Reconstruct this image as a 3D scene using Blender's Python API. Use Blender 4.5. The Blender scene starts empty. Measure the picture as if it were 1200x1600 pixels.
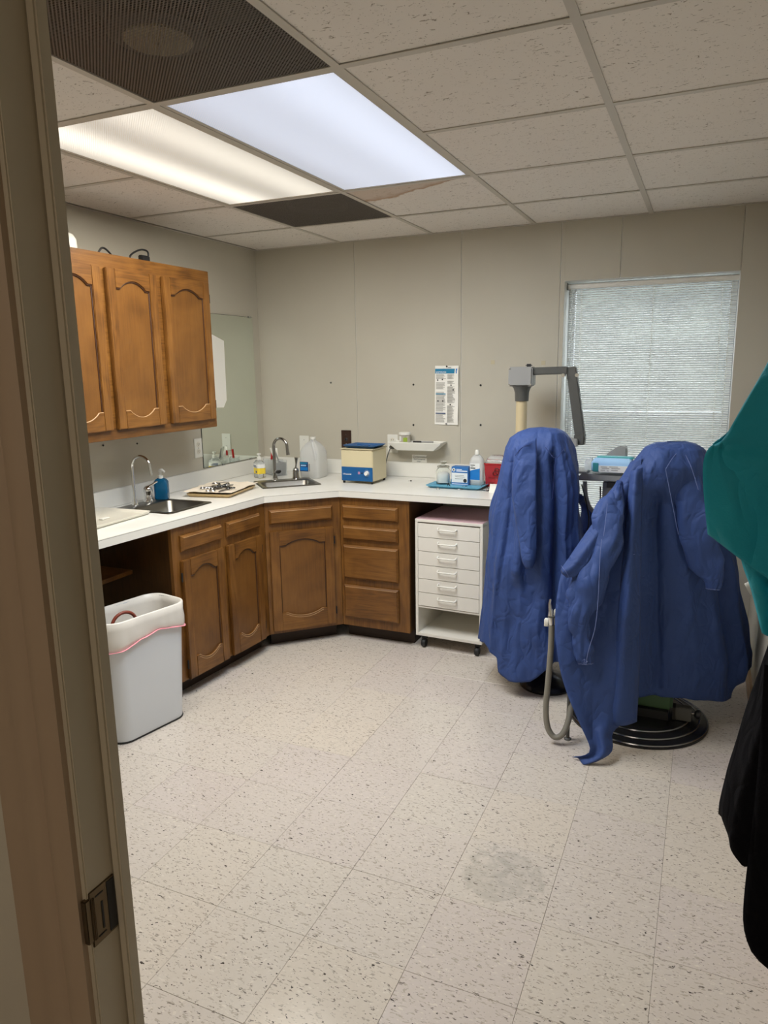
import bpy, bmesh, math, random
import numpy as np
from mathutils import Vector, Matrix, noise
random.seed(7); np.random.seed(7)
S = bpy.context.scene; COL = S.collection
PI = math.pi
# ------------------------------------------------------------------ camera
FPX, YAW, PIT, ROL, EYE = 1128.0, 0.418828, 0.197193, 0.016378, 1.584
def cam_axes():
    cy, sy, cp, sp = math.cos(YAW), math.sin(YAW), math.cos(PIT), math.sin(PIT)
    fwd = Vector((-sy*cp, cy*cp, -sp)); right = Vector((cy, sy, 0)); down = fwd.cross(right)
    c, s = math.cos(ROL), math.sin(ROL)
    return c*right+s*down, -s*right+c*down, fwd
RT, DN, FW = cam_axes()
cd = bpy.data.cameras.new('camera'); cam = bpy.data.objects.new('camera', cd); COL.objects.link(cam)
cam.matrix_world = Matrix(((RT.x, -DN.x, -FW.x, 0), (RT.y, -DN.y, -FW.y, 0), (RT.z, -DN.z, -FW.z, EYE), (0, 0, 0, 1)))
cd.sensor_fit = 'VERTICAL'; cd.sensor_height = 36; cd.sensor_width = 27; cd.lens = FPX/1600*36
cd.clip_start = 0.02
S.camera = cam
def at(u, v, ax, val):
    "survey helper: where the sight line of photo point (u, v) meets the plane axis = val"
    d = RT*((u-600)/FPX)+DN*((v-800)/FPX)+FW
    o = Vector((0, 0, EYE)); t = (val-o[ax])/d[ax]
    return o+d*t
# ------------------------------------------------------------------ world, exposure
SLAT_TILT = 23
LENS_COOL, LENS_WARM, HALL_FILL_LENS, SKY = 1.0, 1.05, 1.0, 28.0
LAMP_COOL, LAMP_WARM, HALL_FILL, LAMP_SPREAD = 29.5, 27, 11, math.radians(178)
S.view_settings.view_transform = 'Standard'; S.view_settings.look = 'None'
S.view_settings.gamma = 1; S.view_settings.use_curve_mapping = False
S.view_settings.exposure = 0.06
w = bpy.data.worlds.new('overcast_sky'); S.world = w; w.use_nodes = True
nt = w.node_tree; bg = nt.nodes['Background']
tc = nt.nodes.new('ShaderNodeTexCoord'); sp_ = nt.nodes.new('ShaderNodeSeparateXYZ'); cr = nt.nodes.new('ShaderNodeValToRGB')
nt.links.new(tc.outputs['Generated'], sp_.inputs[0])
mr = nt.nodes.new('ShaderNodeMapRange'); mr.inputs[1].default_value = -1; mr.inputs[2].default_value = 1
nt.links.new(sp_.outputs[2], mr.inputs[0]); nt.links.new(mr.outputs[0], cr.inputs[0])
cr.color_ramp.elements[0].position = .47; cr.color_ramp.elements[0].color = (.17, .17, .16, 1)
cr.color_ramp.elements[1].position = .53; cr.color_ramp.elements[1].color = (.86, .93, 1, 1)
nt.links.new(cr.outputs[0], bg.inputs[0]); bg.inputs[1].default_value = SKY
S.cycles.max_bounces = 10; S.cycles.diffuse_bounces = 6; S.cycles.transparent_max_bounces = 24
S.cycles.use_denoising = True; S.cycles.sample_clamp_indirect = 6
# ------------------------------------------------------------------ materials
MT = {}
def lin(r, g, b):
    f = lambda c: (c/255/12.92 if c/255 <= .04045 else ((c/255+.055)/1.055)**2.4)
    return (f(r), f(g), f(b), 1)
def mat(name, col=(.5, .5, .5, 1), rough=.5, metal=0, **kw):
    m = bpy.data.materials.new(name); m.use_nodes = True
    b = m.node_tree.nodes['Principled BSDF']
    b.inputs['Base Color'].default_value = tuple(col[:3])+(1,)
    b.inputs['Roughness'].default_value = rough; b.inputs['Metallic'].default_value = metal
    for k, v in kw.items(): b.inputs[k.replace('_', ' ')].default_value = v
    MT[name] = m; return m
class NG:
    "tiny node helper"
    def __init__(s, m): s.t = m.node_tree; s.b = s.t.nodes['Principled BSDF']
    def n(s, typ, ins=None, **props):
        nd = s.t.nodes.new(typ)
        for k, v in props.items(): setattr(nd, k, v)
        for k, v in (ins or {}).items():
            if isinstance(v, bpy.types.NodeSocket): s.t.links.new(v, nd.inputs[k])
            else: nd.inputs[k].default_value = v
        return nd
    def l(s, a, b): s.t.links.new(a, b)
    def ramp(s, fac, stops):
        r = s.t.nodes.new('ShaderNodeValToRGB'); s.l(fac, r.inputs[0])
        e = r.color_ramp.elements
        while len(e) > len(stops): e.remove(e[-1])
        while len(e) < len(stops): e.new(.5)
        for i, (p, c) in enumerate(stops):
            e[i].position = p; e[i].color = c if len(c) == 4 else tuple(c)+(1,)
        return r.outputs[0]
    def bump(s, h, strength=.2, dist=.01):
        b = s.n('ShaderNodeBump', {'Height': h, 'Strength': strength, 'Distance': dist}); s.l(b.outputs[0], s.b.inputs['Normal'])
    def mix(s, fac, a, b, blend='MIX'):
        m = s.n('ShaderNodeMix', data_type='RGBA', blend_type=blend)
        for i, v in ((0, fac), (6, a), (7, b)):
            if isinstance(v, bpy.types.NodeSocket): s.l(v, m.inputs[i])
            else: m.inputs[i].default_value = v
        return m.outputs[2]
def noisy(name, c1, c2, scale=8, rough=.5, bump=0, bscale=None, coord='Object', stretch=(1, 1, 1), detail=4, lo=.35, hi=.65, metal=0, **kw):
    m = mat(name, c1, rough, metal, **kw); g = NG(m)
    tc = g.n('ShaderNodeTexCoord'); mp = g.n('ShaderNodeMapping', {'Vector': tc.outputs[coord], 'Scale': stretch})
    nz = g.n('ShaderNodeTexNoise', {'Vector': mp.outputs[0], 'Scale': scale, 'Detail': detail})
    g.l(g.ramp(nz.outputs[0], [(lo, c1), (hi, c2)]), g.b.inputs['Base Color'])
    if bump:
        n2 = g.n('ShaderNodeTexNoise', {'Vector': mp.outputs[0], 'Scale': bscale or scale*4, 'Detail': 3})
        g.bump(n2.outputs[0], bump)
    return m
def wood(name, axis, k=1.0, grain=1.0, fig=1.0):
    m = mat(name, (.3, .12, .03, 1), .36); g = NG(m)
    tc = g.n('ShaderNodeTexCoord'); oi = g.n('ShaderNodeObjectInfo')
    off = g.n('ShaderNodeVectorMath', {0: tc.outputs['Object']}, operation='ADD')
    sc_ = g.n('ShaderNodeVectorMath', {0: oi.outputs['Random'], 1: (3.1, 5.7, 9.3)}, operation='MULTIPLY'); g.l(sc_.outputs[0], off.inputs[1])
    st = {'z': (7, 7, 1.0), 'x': (1.0, 7, 7)}[axis]
    mp = g.n('ShaderNodeMapping', {'Vector': off.outputs[0], 'Scale': st})
    n1 = g.n('ShaderNodeTexNoise', {'Vector': mp.outputs[0], 'Scale': 1.5, 'Detail': 2, 'Distortion': .5})
    sn = g.n('ShaderNodeMath', {0: g.n('ShaderNodeMath', {0: n1.outputs[0], 1: 46.0}, operation='MULTIPLY').outputs[0]}, operation='SINE')
    mp2 = g.n('ShaderNodeMapping', {'Vector': off.outputs[0], 'Scale': {'z': (190, 190, 7), 'x': (7, 190, 190)}[axis]})
    n2 = g.n('ShaderNodeTexNoise', {'Vector': mp2.outputs[0], 'Scale': 1.0, 'Detail': 2})
    n4 = g.n('ShaderNodeTexNoise', {'Vector': off.outputs[0], 'Scale': 5.0, 'Detail': 4, 'Distortion': .7})
    f1 = g.n('ShaderNodeMath', {0: sn.outputs[0], 1: .055*grain, 2: .5}, operation='MULTIPLY_ADD')
    c2_ = g.n('ShaderNodeMath', {0: n2.outputs[0], 1: .5}, operation='SUBTRACT'); f2 = g.n('ShaderNodeMath', {0: c2_.outputs[0], 1: .55*grain, 2: f1.outputs[0]}, operation='MULTIPLY_ADD')
    c4 = g.n('ShaderNodeMath', {0: n4.outputs[0], 1: .5}, operation='SUBTRACT'); f4 = g.n('ShaderNodeMath', {0: c4.outputs[0], 1: .8*fig, 2: f2.outputs[0]}, operation='MULTIPLY_ADD')
    c = g.ramp(f4.outputs[0], [(.22, (.085*k, .032*k, .0065*k)), (.5, (.185*k, .076*k, .0145*k)), (.8, (.27*k, .12*k, .026*k))])
    g.l(c, g.b.inputs['Base Color']); g.bump(f2.outputs[0], .08, .003)
    return m
wood('oak_up', 'z', .9); wood('oak_across', 'x', .9); wood('veneer', 'z', .84, .4, .7); wood('oak_shaded', 'z', .30)  # the last is oak darkened to paint the shade under the counter
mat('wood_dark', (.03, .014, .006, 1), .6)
mat('bead_dark', (.05, .018, .006, 1), .4); mat('bead_worn', (.42, .26, .13, 1), .45)
noisy('wall_paint', lin(184, 178, 163), lin(192, 187, 172), 1.3, .75, .03, 220, lo=.3, hi=.7)
noisy('paint_frame', lin(178, 169, 148), lin(184, 175, 155), 2, .45)
noisy('paint_casing', lin(160, 140, 118), lin(165, 146, 124), 2, .5)
mat('laminate', lin(222, 220, 212), .32); mat('laminate_seam', lin(90, 85, 78), .6)
noisy('laminate_top', lin(226, 225, 219), lin(219, 217, 210), 6, .30)
mat('steel', lin(165, 162, 155), .28, 1.0); mat('steel_basin', lin(126, 123, 116), .34, 1.0)
mat('chrome', (.78, .78, .78, 1), .07, 1.0); mat('chrome_dark', (.35, .34, .33, 1), .2, 1.0); mat('bronze', (.16, .12, .075, 1), .4, 1.0); mat('blade_steel', (.25, .24, .23, 1), .3, 1.0)
mat('black_plastic', (.012, .012, .013, 1), .4); mat('black_rubber', (.015, .015, .016, 1), .6); mat('shadow_gap', (.02, .018, .016, 1), .9)
mat('white_plastic', lin(225, 224, 216), .4); mat('ivory_plastic', lin(218, 214, 200), .4); mat('brown_plate', (.035, .015, .008, 1), .35)
mat('white_paint', lin(226, 223, 214), .4); mat('paper', lin(240, 238, 230), .7); mat('paper_crinkle', lin(226, 214, 195), .75)
mat('pink_paint', lin(205, 172, 178), .5)
mat('mirror_glass', (.80, .86, .80, 1), .015, 1.0); mat('mirror_edge', (.02, .025, .02, 1), .3)
mat('blue_plastic', lin(12, 78, 132), .35); mat('blue_enamel', lin(0, 82, 140), .35); mat('beige_enamel', lin(205, 194, 160), .4); mat('beige_side', lin(190, 180, 150), .45)
mat('teal_tray', lin(95, 165, 195), .4); mat('tan_tray', lin(196, 170, 122), .5)
mat('red_clear', lin(190, 40, 48), .25, 0, Transmission_Weight=.25); mat('red_dark', lin(95, 18, 22), .5); mat('red_plastic', lin(190, 25, 25), .4)
mat('clear_plastic', (.93, .95, .95, 1), .12, 0, Transmission_Weight=.85, IOR=1.25); mat('milky_plastic', (.86, .87, .86, 1), .3, 0, Transmission_Weight=.55, IOR=1.2)
mat('glass', (.95, .98, .97, 1), .02, 0, Transmission_Weight=1.0, IOR=1.45); mat('jar_glass', (.97, .99, .98, 1), .03, 0, Transmission_Weight=1.0, IOR=1.12)
mat('blue_liquid', lin(25, 105, 150), .1, 0, Transmission_Weight=.6, IOR=1.33)
mat('label_blue', lin(20, 120, 195), .5); mat('label_white', lin(232, 232, 228), .5); mat('label_yellow', lin(235, 205, 60), .5); mat('label_navy', lin(28, 60, 110), .5)
mat('box_blue', lin(45, 110, 175), .5); mat('ink', (.02, .02, .02, 1), .7); mat('ink_grey', (.22, .22, .21, 1), .7); mat('ink_white', (.85, .87, .9, 1), .6); mat('poster_teal', lin(20, 125, 165), .6)
mat('grey_text', lin(150, 148, 140), .7); mat('cotton', (.95, .95, .93, 1), .9)
mat('unit_grey', lin(150, 150, 148), .4); mat('unit_dark', lin(84, 84, 80), .45); mat('pole_tan', lin(205, 188, 150), .4); mat('hose_grey', lin(135, 132, 122), .5)
mat('green_vinyl', lin(62, 95, 60), .45); mat('dark_metal', (.03, .03, .032, 1), .25, .6); mat('rim_metal', (.32, .33, .35, 1), .22, 1.0)
mat('bin_white', lin(214, 218, 222), .4); mat('liner', lin(236, 232, 224), .35, 0, Transmission_Weight=.15); mat('drawstring', lin(240, 158, 172), .5); mat('brown_rubber', lin(120, 52, 36), .45)
mat('wood_floor_trim', lin(170, 140, 105), .5)
def cloth(name, c1, c2, rough=.66, sheen=.06, seed=0, tl=0):
    m = mat(name, c1, rough, 0, Sheen_Weight=sheen); g = NG(m)
    tc = g.n('ShaderNodeTexCoord')
    n1 = g.n('ShaderNodeTexNoise', {'Vector': tc.outputs['Object'], 'Scale': 3.0, 'Detail': 5, 'Distortion': .6})
    g.l(g.ramp(n1.outputs[0], [(.3, c1), (.7, c2)]), g.b.inputs['Base Color'])
    def ridge(scale, dist, st):
        mp = g.n('ShaderNodeMapping', {'Vector': tc.outputs['Object'], 'Scale': st})
        n = g.n('ShaderNodeTexNoise', {'Vector': mp.outputs[0], 'Scale': scale, 'Detail': 1.5, 'Distortion': dist})
        q = g.n('ShaderNodeMath', {0: n.outputs[0], 1: .5}, operation='SUBTRACT'); return g.n('ShaderNodeMath', {0: q.outputs[0]}, operation='ABSOLUTE').outputs[0]
    r1 = ridge(6.0, .5, (1, 1, .55)); r2 = ridge(17.0, .8, (1, 1, .7))
    n3 = g.n('ShaderNodeTexNoise', {'Vector': tc.outputs['Object'], 'Scale': 420.0})
    ad = g.n('ShaderNodeMath', {0: r2, 1: .30, 2: r1}, operation='MULTIPLY_ADD')
    ad2 = g.n('ShaderNodeMath', {0: n3.outputs[0], 1: .012, 2: ad.outputs[0]}, operation='MULTIPLY_ADD')
    g.bump(ad2.outputs[0], .55, .09)
    if tl:
        tr = g.n('ShaderNodeBsdfTranslucent', {'Color': tuple(min(1, q*1.6) for q in c2[:3])+(1,)}); mx = g.n('ShaderNodeMixShader', {'Fac': tl})
        g.l(g.b.outputs[0], mx.inputs[1]); g.l(tr.outputs[0], mx.inputs[2]); g.l(mx.outputs[0], g.t.nodes['Material Output'].inputs[0])
    return m
cloth('gown_blue', (.036, .080, .265, 1), (.043, .095, .31, 1), tl=.22); cloth('gown_teal', (.002, .33, .42, 1), (.003, .38, .48, 1), tl=.2); cloth('black_cloth', (.0025, .0025, .004, 1), (.004, .004, .006, 1), .95, 0); MT['black_cloth'].node_tree.nodes['Principled BSDF'].inputs['Specular IOR Level'].default_value = .1
mat('thread', lin(112, 128, 180), .8); mat('thread_dark', lin(30, 45, 100), .8); mat('cuff_knit', lin(225, 222, 215), .9)
mat('gown_shade_lining', (.04, .09, .32, 1), .7)
# vinyl composition tile: directional chips, per-tile offset from the object's own random number
def vct():
    m = mat('vinyl_tile', lin(205, 196, 184), .22); g = NG(m)
    tc = g.n('ShaderNodeTexCoord'); oi = g.n('ShaderNodeObjectInfo')
    off = g.n('ShaderNodeVectorMath', {0: oi.outputs['Random'], 1: (17.0, 31.0, 5.0)}, operation='MULTIPLY')
    p = g.n('ShaderNodeVectorMath', {0: tc.outputs['Object'], 1: off.outputs[0]}, operation='ADD')
    base = g.n('ShaderNodeTexNoise', {'Vector': p.outputs[0], 'Scale': 60.0, 'Detail': 3})
    tint = g.ramp(oi.outputs['Random'], [(0, lin(209, 199, 186)), (.5, lin(205, 197, 187)), (1, lin(203, 193, 187))])
    c = g.mix(g.ramp(base.outputs[0], [(.3, (0, 0, 0)), (.75, (.3, .3, .3))]), tint, lin(196, 186, 172))
    def chips(scale, stretch, lo, hi, col, seed):
        mp = g.n('ShaderNodeMapping', {'Vector': p.outputs[0], 'Scale': stretch, 'Location': (seed, seed*2, 0), 'Rotation': (0, 0, .35)})
        dn = g.n('ShaderNodeTexNoise', {'Vector': mp.outputs[0], 'Scale': scale, 'Detail': 2.0, 'Distortion': .5})
        nonlocal c
        c = g.mix(g.ramp(dn.outputs[0], [(lo, (0, 0, 0)), (hi, (1, 1, 1))]), c, col)
    chips(58, (1.0, 2.6, 1), .61, .64, lin(178, 169, 157), 1.7)
    chips(62, (1.0, 2.2, 1), .64, .68, lin(214, 206, 194), 6.1)
    chips(66, (1.0, 2.6, 1), .655, .68, lin(128, 120, 111), 4.2)
    chips(52, (1.2, 2.2, 1), .70, .715, lin(72, 66, 62), 8.9)
    g.l(c, g.b.inputs['Base Color'])
    n2 = g.n('ShaderNodeTexNoise', {'Vector': p.outputs[0], 'Scale': 5.0, 'Detail': 3})
    g.l(g.ramp(n2.outputs[0], [(.3, (.13,)*3), (.7, (.22,)*3)]), g.b.inputs['Roughness'])
    n3 = g.n('ShaderNodeTexNoise', {'Vector': p.outputs[0], 'Scale': 2.2, 'Detail': 2}); g.bump(n3.outputs[0], .06, .01)
    return m
vct(); mat('grout', (.09, .075, .06, 1), .8)
def stain_tile():
    m = MT['vinyl_tile'].copy(); m.name = 'vinyl_tile_scuffed'; MT['vinyl_scuffed'] = m; g = NG(m)
    old = g.b.inputs['Base Color'].links[0].from_socket
    tc = g.n('ShaderNodeTexCoord')
    d = g.n('ShaderNodeVectorMath', {0: tc.outputs['Object'], 1: (.15, .16, 0)}, operation='DISTANCE')
    nz = g.n('ShaderNodeTexNoise', {'Vector': tc.outputs['Object'], 'Scale': 16.0, 'Detail': 6, 'Distortion': .8})
    sub = g.n('ShaderNodeMath', {0: nz.outputs[0], 1: .32, 2: d.outputs['Value']}, operation='MULTIPLY_ADD')
    f = g.ramp(sub.outputs[0], [(.17, (.40,)*3), (.215, (.12,)*3), (.25, (.34,)*3), (.29, (0, 0, 0))])
    g.l(g.mix(f, old, lin(142, 140, 130)), g.b.inputs['Base Color'])
stain_tile()
def ceiling_tile_mat(name, stain=False):
    m = mat(name, lin(224, 217, 209), .85); g = NG(m)
    tc = g.n('ShaderNodeTexCoord'); oi = g.n('ShaderNodeObjectInfo')
    off = g.n('ShaderNodeVectorMath', {0: oi.outputs['Random'], 1: (13.0, 29.0, 3.0)}, operation='MULTIPLY')
    p = g.n('ShaderNodeVectorMath', {0: tc.outputs['Object'], 1: off.outputs[0]}, operation='ADD')
    c = lin(228, 221, 213)
    mp = g.n('ShaderNodeMapping', {'Vector': p.outputs[0], 'Scale': (1, 1.9, 1), 'Rotation': (0, 0, .7)})
    nz = g.n('ShaderNodeTexNoise', {'Vector': mp.outputs[0], 'Scale': 42.0, 'Detail': 3, 'Distortion': 1.6})
    vo = g.n('ShaderNodeTexVoronoi', {'Vector': p.outputs[0], 'Scale': 80.0, 'Randomness': 1.0})
    f1 = g.ramp(nz.outputs[0], [(.635, (0, 0, 0)), (.69, (1, 1, 1))]); f2 = g.ramp(vo.outputs['Distance'], [(.07, (1, 1, 1)), (.12, (0, 0, 0))])
    col = g.mix(f1, c, lin(158, 147, 134)); col = g.mix(f2, col, lin(128, 116, 104))
    if stain:
        n2 = g.n('ShaderNodeTexNoise', {'Vector': tc.outputs['Object'], 'Scale': 7.0, 'Detail': 5})
        sx = g.n('ShaderNodeSeparateXYZ', {0: tc.outputs['Object']})
        a = g.n('ShaderNodeMath', {0: n2.outputs[0], 1: .20, 2: sx.outputs[1]}, operation='MULTIPLY_ADD')
        b = g.n('ShaderNodeMath', {0: sx.outputs[0], 1: .42, 2: a.outputs[0]}, operation='MULTIPLY_ADD')
        col = g.mix(g.ramp(b.outputs[0], [(.30, (.5,)*3), (.345, (1, 1, 1)), (.36, (0, 0, 0))]), col, lin(176, 146, 118))
    g.l(col, g.b.inputs['Base Color'])
    h = g.n('ShaderNodeMath', {0: f1, 1: -1.0}, operation='MULTIPLY'); g.bump(h.outputs[0], .5, .002)
    return m
ceiling_tile_mat('acoustic_tile'); ceiling_tile_mat('acoustic_tile_stained', True)
mat('tee_white', lin(192, 185, 174), .5)
def perforated():
    m = mat('perforated_metal', lin(88, 80, 72), .5); g = NG(m)
    tc = g.n('ShaderNodeTexCoord')
    mp = g.n('ShaderNodeMapping', {'Vector': tc.outputs['Object'], 'Scale': (130, 130, 0), 'Rotation': (0, 0, PI/4)})
    fr = g.n('ShaderNodeVectorMath', {0: mp.outputs[0]}, operation='FRACTION')
    d = g.n('ShaderNodeVectorMath', {0: fr.outputs[0], 1: (.5, .5, 0)}, operation='DISTANCE')
    hole = g.ramp(d.outputs['Value'], [(.36, (0, 0, 0)), (.40, (1, 1, 1))])
    dz = g.n('ShaderNodeTexNoise', {'Vector': tc.outputs['Object'], 'Scale': 7.0, 'Detail': 6})
    dust = g.ramp(dz.outputs[0], [(.68, (1, 1, 1)), (.72, (.25,)*3)])
    g.l(g.mix(1.0, lin(92, 83, 74), dust, 'MULTIPLY'), g.b.inputs['Base Color'])
    g.l(hole, g.b.inputs['Alpha']); return m
perforated()
def lens(name, tint, k, bands):
    "prismatic lamp lens that gives off the tubes' light: brighter under each tube"
    m = bpy.data.materials.new(name); m.use_nodes = True; MT[name] = m; g = NG(m)
    tc = g.n('ShaderNodeTexCoord'); sx = g.n('ShaderNodeSeparateXYZ', {0: tc.outputs['Object']})
    tot = None
    for x0, wd, amp in bands:
        a = g.n('ShaderNodeMath', {0: sx.outputs[0], 1: x0}, operation='SUBTRACT'); b = g.n('ShaderNodeMath', {0: a.outputs[0], 1: 1/wd}, operation='MULTIPLY')
        c = g.n('ShaderNodeMath', {0: b.outputs[0], 1: b.outputs[0]}, operation='MULTIPLY'); d = g.n('ShaderNodeMath', {0: c.outputs[0], 1: -1.0}, operation='MULTIPLY')
        e = g.n('ShaderNodeMath', {0: d.outputs[0]}, operation='EXPONENT'); f = g.n('ShaderNodeMath', {0: e.outputs[0], 1: amp}, operation='MULTIPLY')
        tot = f.outputs[0] if tot is None else g.n('ShaderNodeMath', {0: tot, 1: f.outputs[0]}, operation='ADD').outputs[0]
    mp = g.n('ShaderNodeMapping', {'Vector': tc.outputs['Object'], 'Scale': (150, 150, 0), 'Rotation': (0, 0, PI/4)})
    fr = g.n('ShaderNodeVectorMath', {0: mp.outputs[0]}, operation='FRACTION'); dd = g.n('ShaderNodeVectorMath', {0: fr.outputs[0], 1: (.5, .5, 0)}, operation='DISTANCE')
    pr = g.ramp(dd.outputs['Value'], [(.1, (1, 1, 1)), (.6, (.55,)*3)])
    st = g.n('ShaderNodeMath', {0: tot, 1: pr}, operation='MULTIPLY'); s2 = g.n('ShaderNodeMath', {0: st.outputs[0], 1: k}, operation='MULTIPLY')
    g.b.inputs['Base Color'].default_value = (.6, .6, .6, 1); g.b.inputs['Roughness'].default_value = .4
    g.b.inputs['Emission Color'].default_value = tint; g.l(s2.outputs[0], g.b.inputs['Emission Strength'])
lens('lens_cool', (.70, .79, 1, 1), LENS_COOL, [(.0, 10, .50), (.16, .13, .28), (.46, .17, .55)])
lens('lens_warm', (1, .93, .80, 1), LENS_WARM, [(.0, 10, .25), (.14, .11, 1.0), (.46, .12, .62)])
lens('hall_fill_lens', (1, .86, .74, 1), HALL_FILL_LENS, [(.0, 10, 1)])
noisy('outside_ground', lin(45, 44, 42), lin(58, 56, 53), 3, .9); noisy('outside_slab_dark', lin(22, 24, 21), lin(38, 40, 35), 4, .9, .4, 30)
def slat_mat():
    m = mat('blind_slat', lin(226, 226, 222), .4); g = NG(m)
    tr = g.n('ShaderNodeBsdfTranslucent', {'Color': (.86, .85, .82, 1)}); mx = g.n('ShaderNodeMixShader', {'Fac': .28})
    out = g.t.nodes['Material Output']; g.l(g.b.outputs[0], mx.inputs[1]); g.l(tr.outputs[0], mx.inputs[2]); g.l(mx.outputs[0], out.inputs[0])
slat_mat(); mat('window_frame', lin(215, 218, 220), .4); mat('reveal_paint', lin(232, 232, 228), .5)
mat('mask_bag_film', (.9, .93, .95, 1), .12, 0, Transmission_Weight=.7, IOR=1.2); mat('mask_blue', lin(160, 200, 235), .7); mat('mask_teal', lin(60, 150, 155), .5)
# ------------------------------------------------------------------ mesh helpers
class MB:
    def __init__(s): s.v = []; s.f = []; s.mi = []; s.cur = 0
    def add(s, vs, fs):
        o = len(s.v); s.v += [tuple(p) for p in vs]
        for f in fs: s.f.append(tuple(i+o for i in f)); s.mi.append(s.cur)
        return s
    def box(s, x0, x1, y0, y1, z0, z1):
        return s.add([(x0, y0, z0), (x1, y0, z0), (x1, y1, z0), (x0, y1, z0), (x0, y0, z1), (x1, y0, z1), (x1, y1, z1), (x0, y1, z1)],
                     [(0, 3, 2, 1), (4, 5, 6, 7), (0, 1, 5, 4), (1, 2, 6, 5), (2, 3, 7, 6), (3, 0, 4, 7)])
    def prism(s, poly, a0, a1, axis=2):
        "extrude a 2-D polygon (ccw) along axis between a0 and a1"
        def P(p, a): return {2: (p[0], p[1], a), 1: (p[0], a, p[1]), 0: (a, p[0], p[1])}[axis]
        n = len(poly)
        return s.add([P(p, a0) for p in poly]+[P(p, a1) for p in poly],
                     [tuple(range(n))[::-1], tuple(range(n, 2*n))]+[(i, (i+1) % n, n+(i+1) % n, n+i) for i in range(n)])
    def strip(s, top, bot, y0, y1):
        "solid between two polylines of (x, z) with the same length, y0 (front) to y1"
        n = len(top); vs = []
        for y in (y0, y1): vs += [(p[0], y, p[1]) for p in top]+[(p[0], y, p[1]) for p in bot]
        fs = []
        for i in range(n-1):
            fs += [(i, n+i, n+i+1, i+1), (2*n+i, 2*n+i+1, 3*n+i+1, 3*n+i), (i, i+1, 2*n+i+1, 2*n+i), (n+i, 3*n+i, 3*n+i+1, n+i+1)]
        fs += [(0, 2*n, 3*n, n), (n-1, 2*n-1, 4*n-1, 3*n-1)]
        return s.add(vs, fs)
    def tube(s, path, r, n=10, closed=False, caps=True, flat=None):
        path = [Vector(p) for p in path]; m = len(path); rs = r if hasattr(r, '__len__') else [r]*m
        rings = []; up = Vector((0, 0, 1)); prev = None
        for i, p in enumerate(path):
            if closed: t = (path[(i+1) % m]-path[i-1]).normalized()
            else: t = (path[min(i+1, m-1)]-path[max(i-1, 0)]).normalized()
            if prev is None:
                a = t.cross(up)
                if a.length < .1: a = t.cross(Vector((1, 0, 0)))
                a.normalize()
            else:
                a = prev-t*prev.dot(t)
                if a.length < 1e-6: a = t.cross(up)
                a.normalize()
            prev = a; b = t.cross(a)
            rings.append([p+a*(rs[i]*math.cos(2*PI*k/n))+b*(rs[i]*(flat or 1)*math.sin(2*PI*k/n)) for k in range(n)])
        vs = [q for rg in rings for q in rg]; fs = []
        for i in range(m if closed else m-1):
            j = (i+1) % m
            for k in range(n): fs.append((i*n+k, i*n+(k+1) % n, j*n+(k+1) % n, j*n+k))
        if not closed and caps: fs += [tuple(range(n))[::-1], tuple((m-1)*n+k for k in range(n))]
        return s.add(vs, fs)
    def lathe(s, prof, c=(0, 0, 0), n=28, sx=1, sy=1, axis='z'):
        vs = []; fs = []
        for r, z in prof:
            for k in range(n):
                a = 2*PI*k/n; p = (r*math.cos(a)*sx, r*math.sin(a)*sy, z)
                if axis == 'y': p = (p[0], p[2], p[1])
                if axis == 'x': p = (p[2], p[0], p[1])
                vs.append((p[0]+c[0], p[1]+c[1], p[2]+c[2]))
        m = len(prof)
        for i in range(m-1):
            for k in range(n):
                q = (i*n+k, i*n+(k+1) % n, (i+1)*n+(k+1) % n, (i+1)*n+k); fs.append(q if axis != 'y' else q[::-1])
        c0 = tuple(range(n)); c1 = tuple((m-1)*n+k for k in range(n))
        if prof[0][0] > 1e-6: fs.append(c0[::-1] if axis != 'y' else c0)
        if prof[-1][0] > 1e-6: fs.append(c1 if axis != 'y' else c1[::-1])
        return s.add(vs, fs)
    def rrect(s, cx, cy, hx, hy, r, prof, n=6, ang=0):
        "loft of rounded rectangles; prof = [(grow, z)]"
        vs = []; m = 4*(n+1)
        for gr, z in prof:
            for q, (sx, sy) in enumerate(((1, 1), (-1, 1), (-1, -1), (1, -1))):
                rr = max(r+gr*.5, .002)
                for k in range(n+1):
                    a = PI/2*q+PI/2*k/n
                    x = sx*(hx+gr-rr)+rr*math.cos(a); y = sy*(hy+gr-rr)+rr*math.sin(a)
                    vs.append((cx+x*math.cos(ang)-y*math.sin(ang), cy+x*math.sin(ang)+y*math.cos(ang), z))
        fs = []
        for i in range(len(prof)-1):
            for k in range(m): fs.append((i*m+k, i*m+(k+1) % m, (i+1)*m+(k+1) % m, (i+1)*m+k))
        fs += [tuple(range(m))[::-1], tuple((len(prof)-1)*m+k for k in range(m))]
        return s.add(vs, fs)
    def grid(s, rows, closed=False):
        m = len(rows); n = len(rows[0]); vs = [p for r in rows for p in r]; fs = []
        for i in range(m-1):
            for k in range(n if closed else n-1):
                fs.append((i*n+k, (i+1)*n+k, (i+1)*n+(k+1) % n, i*n+(k+1) % n))
        return s.add(vs, fs)
    def build(s, name, material, parent=None, smooth=False, bevel=0, world=False, solid=0, autos=True):
        me = bpy.data.meshes.new(name)
        vs = s.v
        if world and parent is not None:
            mi = root_of(parent).matrix_basis.inverted(); vs = [tuple(mi @ Vector(p)) for p in vs]
        me.from_pydata(vs, [], s.f); me.update()
        ms = material if isinstance(material, (list, tuple)) else [material]
        for q in ms: me.materials.append(MT[q])
        if len(ms) > 1: me.polygons.foreach_set('material_index', s.mi)
        bm = bmesh.new(); bm.from_mesh(me)
        if not solid: bmesh.ops.recalc_face_normals(bm, faces=bm.faces)
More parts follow.
